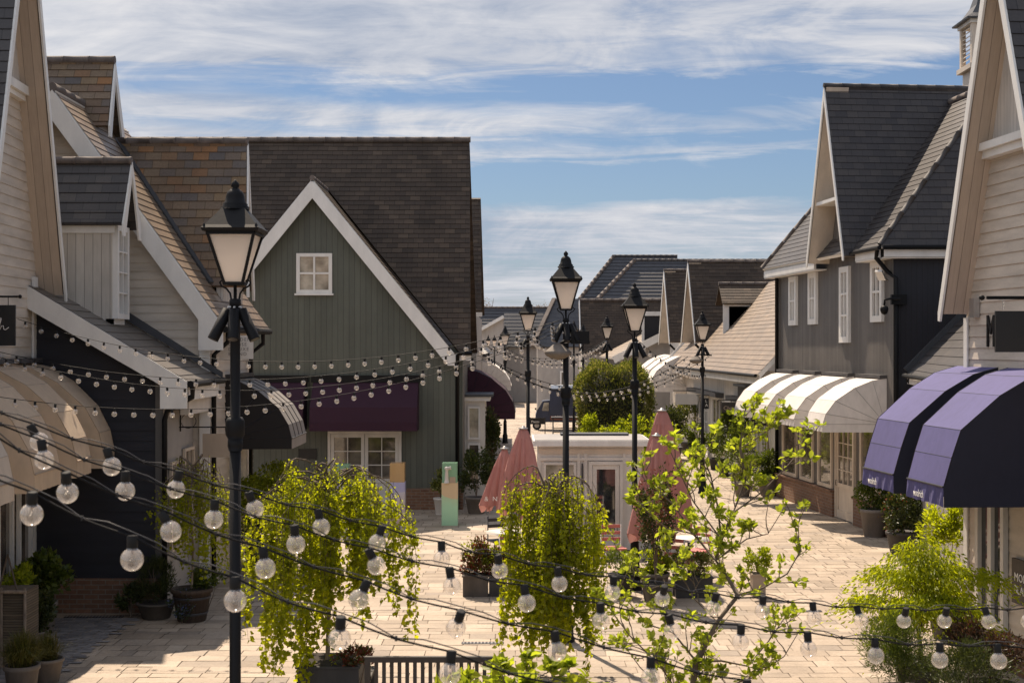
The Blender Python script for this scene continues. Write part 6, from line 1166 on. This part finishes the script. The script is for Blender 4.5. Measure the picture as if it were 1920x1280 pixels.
# ---- acer at the right and the planting under it
def acer(label, x, d, ztop, R_, n, m, seed=4, potspec=None, leaf=.06, zlow=.9, trunk=.03, k=26):
    t = thing('acer_tree', (x, d, 0), label, 'tree'); r = np.random.default_rng(seed); rr = random.Random(seed)
    if potspec: pot(t, x, d, **potspec)
    z0 = potspec['h'] if potspec else 0; mb = MB(); br = MB(); zf = z0 + (ztop - z0) * .18; mb.tube([(x, d, z0), (x + .03, d, (z0 + zf) / 2), (x, d, zf)], [trunk, trunk * .9, trunk * .8], BARK, 8); mb.build('trunk', t); P_, D_ = [], []
    for i in range(k):
        a = rr.random() * 6.28; L = R_ * rr.choice((.3, .55, .8, 1.0, 1.1)); tier = rr.random(); z1 = ztop - .1 - (ztop - zlow) * (tier * .55 + .35 * (L / R_) ** 2); e = Vector((x + math.cos(a) * L, d + math.sin(a) * L * .8, z1)); b0 = Vector((x + rr.gauss(0, .02), d, zf + (z1 - zf) * rr.uniform(.0, .45))); m1 = b0.lerp(e, .5) + Vector((rr.gauss(0, .05), rr.gauss(0, .05), .10))
        br.tube([(x, d, zf), b0, b0.lerp(m1, .5) + Vector((0, 0, .04)), m1, m1.lerp(e, .55) + Vector((rr.gauss(0, .04), 0, .03)), e], [.014, .011, .009, .007, .004, .002], BARK, 5)
        nn = int(n / k * rr.uniform(.5, 1.5)); sp = rr.uniform(.14, .27); g_ = r.normal(size=(nn, 3)) * np.array([sp, sp, .035]) * R_ / .8
        for q in g_: dd = math.hypot(q[0], q[1]); P_.append((e.x + q[0], e.y + q[1], e.z + q[2] - 1.1 * dd * dd - .10 * rr.random())); D_.append((math.cos(a) * .5 + q[0] * 2, math.sin(a) * .5 + q[1] * 2, -.75))
    br.build('branches', t); leaf_mesh('foliage', P_, leaf, m, t, D_, wid=.36, seed=seed); return t
acer('bright lime feathery acer spreading beside the right clapboard house', XX(1722, 16.6), 16.6, ZZ(955, 16.6), .74, 15000, LF_ACER, 4, dict(r=.28, h=.45, m=POTD), .060, .75, k=24)
acer('lime green shrub tree behind the nearest lamp post, by the black awning', XX(522, 26.4), 26.4, ZZ(838, 26.4), .88, 9500, LF_YOUNG, 9, dict(r=.32, h=.5, m=POTD), .075, .9, k=22)
shrub('dark_shrub', 'dark shrub in a black pot below the lime shrub behind the nearest lamp post', 'plant', XX(490, 26.2), 26.0, .75, (.42, .4, .42), 1500, .06, LF_DARK, .26, .4, POTD, seed=31)
shrub('conifer_shrub', 'fine needled round conifer in a stone pot under the lime acer', 'plant', XX(1692, 14.6), 14.6, ZZ(1205, 14.6), (.44, .42, .42), 9000, .055, LF_MID, .24, .62, POTB, k=22, spread=.42, seed=5, wid=.10, up=.5)
shrub('conifer_shrub', 'lower greyish conifer at the bottom right corner, right of the needled one', 'plant', XX(1812, 13.6), 13.6, ZZ(1262, 13.6), (.42, .4, .34), 5000, .055, LF_DARK, .24, .5, POTB, k=18, spread=.42, seed=6, wid=.12, up=.5)
shrub('purple_maple', 'dark purple brown maple against the base of the right clapboard house', 'plant', XX(1862, 15.6), 15.6, ZZ(1205, 15.6), (.52, .42, .40), 3000, .07, m_leaf('leaf_purple', [(.05, .025, .018), (.09, .05, .03), (.05, .05, .02)], .35, (1.2, .9, .6)), .26, .42, POTD, k=18, seed=7, wid=.25)
shrub('leafy_shrub', 'green shrub behind the acer at the far corner of the right clapboard house', 'plant', XX(1775, 20.0), 20.0, ZZ(985, 20), (.42, .4, .42), 2200, .065, LF_ACER, .26, .5, POTD, seed=8, wid=.4)
# ---- right house pots
shrub('potted_shrub', 'green shrub in a rounded grey pot by the shop door of the grey house', 'plant', XX(1634, 30.9), 30.7, ZZ(925, 30.9), (.42, .38, .40), 1500, .07, LF_MID, .30, .62, TERRA, seed=41)
shrub('potted_shrub', 'taller dark mixed shrub between the grey pot and the lime acer', 'plant', XX(1690, 28.2), 28.2, ZZ(960, 28.2), (.46, .42, .62), 2600, .07, LF_DARK, .3, .45, POTD, k=20, seed=42, m2=LF_RED, n2=250)
shrub('potted_shrub', 'bushy green plant in a big round pot at the far corner of the grey house', 'plant', XX(1440, 39.4), 39.2, ZZ(868, 39.4), (.55, .45, .50), 1600, .09, LF_MID, .34, .55, TERRA, seed=43)
def conifer(label, x, d, h, r, seed, m=LF_MID, n=2600, grp='clipped conifers before the tan roofed shops'):
    t = thing('columnar_conifer', (x, d, 0), label, 'tree', grp); pot(t, x, d, r * .8, .38, POTD); rg = np.random.default_rng(seed); z = rg.random(n) ** .9; a = rg.random(n) * 6.283; rad = r * (np.sin((1 - z) * 1.5 + .25)) * (.62 + .38 * rg.random(n)) * (1 + .18 * np.sin(a * 3 + z * 9 + seed))
    p = np.stack([x + np.cos(a) * rad, d + np.sin(a) * rad, .42 + z * (h - .42)], 1); dr = np.stack([np.cos(a) * .5, np.sin(a) * .5, np.full(n, .7)], 1); leaf_mesh('foliage', p, .085, m, t, dr, seed=seed); mb = MB(); mb.tube([(x, d, .3), (x, d, h * .85)], [.04, .015], BARK, 7); mb.build('trunk', t)
conifer('tall green columnar conifer, first one left of the farthest white awning', XX(1388, 42), 42, 2.35, .42, 1); conifer('green columnar conifer just left of the tallest one, near the dark hanging sign', XX(1364, 45), 45, 2.15, .42, 2)
weeping_tree('yellow green weeping tree under the farthest white awning of the grey house', XX(1437, 40.5), 40.2, 2.35, .62, .9, 70, LF_YOUNG, .025, .075, dict(r=.3, h=.45, m=POTD), 15, .05, 0, .8, .7)
shrub('potted_shrub', 'pale flowering shrub in front of the white sign past the hedge', 'plant', XX(1292, 54), 54, 1.55, (.62, .5, .75), 1500, .10, LF_IVY, .34, .5, POTD, seed=44)
shrub('potted_shrub', 'round clipped bush in a dark pot left of the fifth lamp post', 'plant', XX(1305, 51), 51, .95, (.50, .5, .48), 1200, .09, LF_MID, .32, .5, POTD, seed=45)
shrub('potted_shrub', 'dark green bush behind the tallest parasol, nearest the hedge', 'plant', XX(1262, 52), 52, 1.35, (.75, .6, .85), 1800, .10, LF_DARK, .35, .45, POTD, seed=46)
shrub('potted_shrub', 'pale green bush in a pot between the fifth lamp post and the conifers', 'plant', XX(1345, 47.5), 47.5, .95, (.45, .4, .5), 1100, .09, LF_MID, .3, .4, POTD, seed=47)
shrub('potted_shrub', 'small cream leaved plant in a pot by the conifers', 'plant', XX(1390, 39.2), 39.0, .8, (.38, .36, .42), 900, .08, LF_IVY, .26, .4, TERRA, seed=48)
# ---- clipped hedge block and the bright bushes below it
HD = thing('clipped_hedge', (3.7, 48.5, 0), 'big square clipped hedge with pale new growth in the middle of the street', 'hedge'); r = np.random.default_rng(77); n = 26000; u = r.random((n, 3)) * 2 - 1; ax = r.integers(0, 3, n); sg = np.sign(r.random(n) - .5); u[np.arange(n), ax] = sg * (1 - .12 * r.random(n) ** 2)
q4_ = np.sum(np.abs(u) ** 5, 1) ** (1 / 5); u = u / np.maximum(q4_, 1e-6)[:, None] * (1 + .07 * np.sin(u[:, :1] * 7 + u[:, 2:] * 5) + .05 * r.normal(size=(n, 1))); hp = u * np.array([1.20, 1.2, 1.58]) + np.array([3.56, 48.5, 1.90]); hp = hp[hp[:, 2] > .25]; leaf_mesh('foliage', hp, .085, LF_IVY, HD, (hp - np.array([3.66, 48.5, 1.9])) * .5 + np.array([0, 0, .3]), seed=77)
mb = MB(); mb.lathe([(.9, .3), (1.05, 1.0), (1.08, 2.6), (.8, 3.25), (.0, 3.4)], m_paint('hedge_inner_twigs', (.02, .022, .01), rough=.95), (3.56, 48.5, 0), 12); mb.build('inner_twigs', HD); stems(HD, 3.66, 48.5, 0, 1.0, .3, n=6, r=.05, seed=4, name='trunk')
shrub('leafy_shrub', 'bright yellow green bush in front of the clipped hedge, seen over the cabin roof', 'plant', XX(1180, 43), 43, 1.3, (1.1, .7, .85), 4200, .10, LF_YOUNG, seed=51, k=22)
shrub('leafy_shrub', 'second bright bush nearer the tallest parasol, seen over the cabin roof', 'plant', XX(1238, 42), 42, 1.25, (.65, .6, .85), 2200, .10, LF_YOUNG, seed=52)
shrub('leafy_shrub', 'small bright bush at the lower left corner of the clipped hedge', 'plant', XX(1102, 45), 45, 1.45, (.42, .4, .6), 900, .10, LF_YOUNG, seed=53)
# ---- by the green house
shrub('potted_shrub', 'bushy dark shrub in a grey pot at the right corner of the green house', 'plant', XX(893, 35), 35.0, 1.05, (.42, .4, .62), 1900, .08, LF_DARK, .28, .42, TERRA, seed=61)
shrub('potted_shrub', 'flowering plant in a tapered white pot behind the green display plinth', 'plant', XX(826, 34.8), 34.8, .80, (.30, .3, .36), 900, .07, LF_IVY, .17, .42, SIGNW, seed=62)
shrub('climbing_shrub', 'tall climbing shrub beside the shopfront below the hanging dark sign', 'plant', XX(917, 37.6), 37.6, 1.55, (.30, .3, 1.15), 2200, .08, LF_DARK, .22, .35, POTD, seed=63, k=22, m2=LF_RED, n2=200)
shrub('climbing_shrub', 'brownish bush below the dark plum awning past the green house', 'plant', XX(913, 43), 43, 1.2, (.42, .6, 1.0), 1800, .09, LF_MID, seed=64, k=16, m2=LF_RED, n2=200)
shrub('potted_shrub', 'small distant potted plant below the farthest left awning', 'plant', XX(964, 108), 108, .85, (.35, .3, .4), 260, .14, LF_MID, .3, .45, BENCHM, seed=65)
# ---- left front planting
shrub('potted_shrub', 'glossy round leaved shrub in a grey pot against the left house', 'plant', XX(82, 20.3), 20.3, ZZ(1082, 20.3), (.38, .34, .40), 1500, .085, LF_MID, .19, .48, TERRA, seed=71, wid=.7)
shrub('potted_shrub', 'trailing dark ivy plant below the round leaved shrub on the left', 'plant', XX(72, 19.4), 19.3, ZZ(1150, 19.3), (.26, .24, .34), 1100, .06, LF_DARK, .15, .25, TERRA, seed=72, wid=.7)
shrub('potted_shrub', 'light green plant spilling from the woven planter at the left edge', 'plant', XX(38, 18.9), 18.9, ZZ(1085, 18.9), (.24, .22, .18), 700, .065, LF_YOUNG, None, seed=73)
WP = thing('woven_planter', (XX(18, 18.2), 18.2, 0), 'tall rustic wooden planter with stake frame at the left edge of the photo', 'planter'); fq = front(18.2); a, b = XX(-40, 18.2), XX(48, 18.2); zt = ZZ(1108, 18.2)
WV = m_boards('woven_willow', (.20, .155, .105), pitch=.035, horiz=True, rough=.9, groove=.2, gd=.5, dirt=.25); mb = MB(); mb.box(fq, a, b, -.5, 0, .05, zt, WV); mb.build('box', WP)
for x in (a, (a + b) / 2, b): mb = MB(); mb.tube([(x, 18.17, 0), (x, 18.17, zt + .05)], .02, BARKP, 7); mb.build('stake', WP)
for dx in (-.12, .12): mb = MB(); mb.tube([(XX(12, 18.2) + dx, 18.25, zt), (XX(12, 18.2), 18.25, zt + .48)], .012, BARK, 6); mb.build('pole', WP)
mb = MB(); mb.tube([(a - .02, 18.16, zt), (b + .02, 18.16, zt)], .022, BARKP, 7); mb.build('rim', WP)
def grass(label, x, d, zb, R_, h, n, seed, m=LF_GRASS, potr=.2):
    t = thing('ornamental_grass', (x, d, 0), label, 'plant'); pot(t, x, d, potr, zb, TERRA); rr = random.Random(seed); P_, D_ = [], []; mb = MB()
    for i in range(n):
        a = rr.random() * 6.28; L = R_ * rr.random() ** .6; hh_ = h * rr.uniform(.55, 1); p0 = Vector((x + rr.gauss(0, .05), d + rr.gauss(0, .05), zb - .02)); tip = p0 + Vector((math.cos(a) * L, math.sin(a) * L, hh_ * (1 - .75 * (L / R_) ** 2))); mid = p0.lerp(tip, .5) + Vector((0, 0, hh_ * .28)); w = Vector((-math.sin(a), math.cos(a), 0)) * .0035
        mb.face([p0 - w, p0 + w, mid + w, mid - w], m); mb.face([mid - w, mid + w, tip], m)
    mb.build('blades', t); return t
grass('arching tuft of greenish ornamental grass in a pot at the bottom left corner', XX(52, 16.6), 16.4, .45, .42, .50, 900, 3)
grass('reddish grass tuft behind the green one at the bottom left', XX(88, 17.4), 17.4, .30, .32, .42, 500, 4)
shrub('rosemary_shrub', 'dark upright rosemary in a round pot against the navy wing', 'plant', XX(293, 21.5), 21.5, .62, (.34, .28, .36), 2600, .07, LF_DARK, .29, .25, POTB, seed=75, wid=.12, up=1.0)
shrub('flowering_plant', 'trailing blue flowers spilling over a planter left of the barrel', 'plant', XX(341, 21.1), 21.1, .28, (.24, .2, .28), 900, .035, LF_BLUE, seed=76)
shrub('fern_plant', 'low green fern foliage on top of the barrel under the small weeping birch', 'plant', XX(388, 21.5), 21.35, .62, (.26, .22, .17), 800, .07, LF_MID, seed=77, wid=.3)
shrub('leafy_shrub', 'low dark shrub at the foot of the navy wing left of the rosemary', 'plant', XX(245, 21.5), 21.5, .25, (.24, .2, .26), 900, .06, LF_DARK, seed=78)
# ---- planters round the cabin
shrub('planter_box', 'grey wooden box planter with red and green plants, left one of the pair', 'planter', XX(892, 23.6), 23.5, .62, (.34, .28, .36), 1700, .055, LF_RED, .19, .33, POTB, box=True, boxw=.42, seed=81, m2=LF_YOUNG, n2=500, k=18)
shrub('planter_box', 'smaller darker box planter with red and green plants, right one of the pair', 'planter', XX(934, 23.6), 23.5, .58, (.28, .26, .32), 1200, .055, LF_RED, .17, .33, POTD, box=True, boxw=.30, seed=82, m2=LF_YOUNG, n2=700)
shrub('potted_shrub', 'small leaved bush in a black round pot left of the grey tapered pot', 'plant', XX(1164, 23.6), 23.4, .58, (.32, .3, .26), 1500, .045, LF_MID, .22, .38, POTD, seed=83)
shrub('potted_shrub', 'light green plant in a tall grey tapered pot in front of the parasols', 'plant', XX(1224, 23.3), 23.0, .66, (.34, .3, .26), 1300, .06, LF_YOUNG, .24, .46, TERRA, seed=84)
shrub('photinia_shrub', 'red and green photinia shrub rising in front of the pink parasols', 'plant', XX(1226, 22.9), 22.6, 1.45, (.34, .3, .80), 2600, .05, LF_DARK, .2, .35, POTD, seed=85, k=24, m2=LF_RED, n2=1300)
shrub('planter_box', 'dark box planter with mixed flowers right of the grey tapered pot', 'planter', XX(1296, 23.6), 23.4, .56, (.42, .28, .28), 1500, .05, LF_IVY, .2, .32, POTD, box=True, boxw=.62, seed=86, m2=LF_RED, n2=200)
shrub('planter_box', 'pale timber box planter with leafy plant, rightmost in front of the right table', 'planter', XX(1417, 23.6), 23.4, .62, (.26, .24, .28), 900, .055, LF_YOUNG, .13, .36, SIGNT, box=True, boxw=.22, seed=87)
shrub('flowering_plant', 'dark purple flowers in the planter at the foot of the large weeping birch', 'plant', XX(668, 16.1), 16.1, .60, (.26, .2, .13), 700, .045, LF_RED, seed=88)
# ---- far trees above the roofs
def far_tree(label, x, d, zc, rad, seed):
    t = thing('distant_tree', (x, d, 0), label, 'tree', 'bare spring trees beyond the far roofs'); p = blob_pts((x, d, zc), rad, 1600, 16, .4, seed, .4); leaf_mesh('crown', p, .22, LF_BARE, t, None, wid=.3, seed=seed); stems(t, x, d, 0, zc + rad[2] * .9, rad[0] * .9, n=14, r=.09, seed=seed, name='trunk')
far_tree('distant pale budding tree just right of the dark tile roof', XX(908, 170), 170, 8.2, (1.7, 1.5, 2.3), 1); far_tree('distant bare tree between the third and second lanterns', XX(1013, 175), 175, 7.8, (1.8, 1.5, 2.1), 2); far_tree('distant thin bare tree left of the third lantern top', XX(962, 178), 178, 7.6, (1.2, 1.2, 2.0), 3)
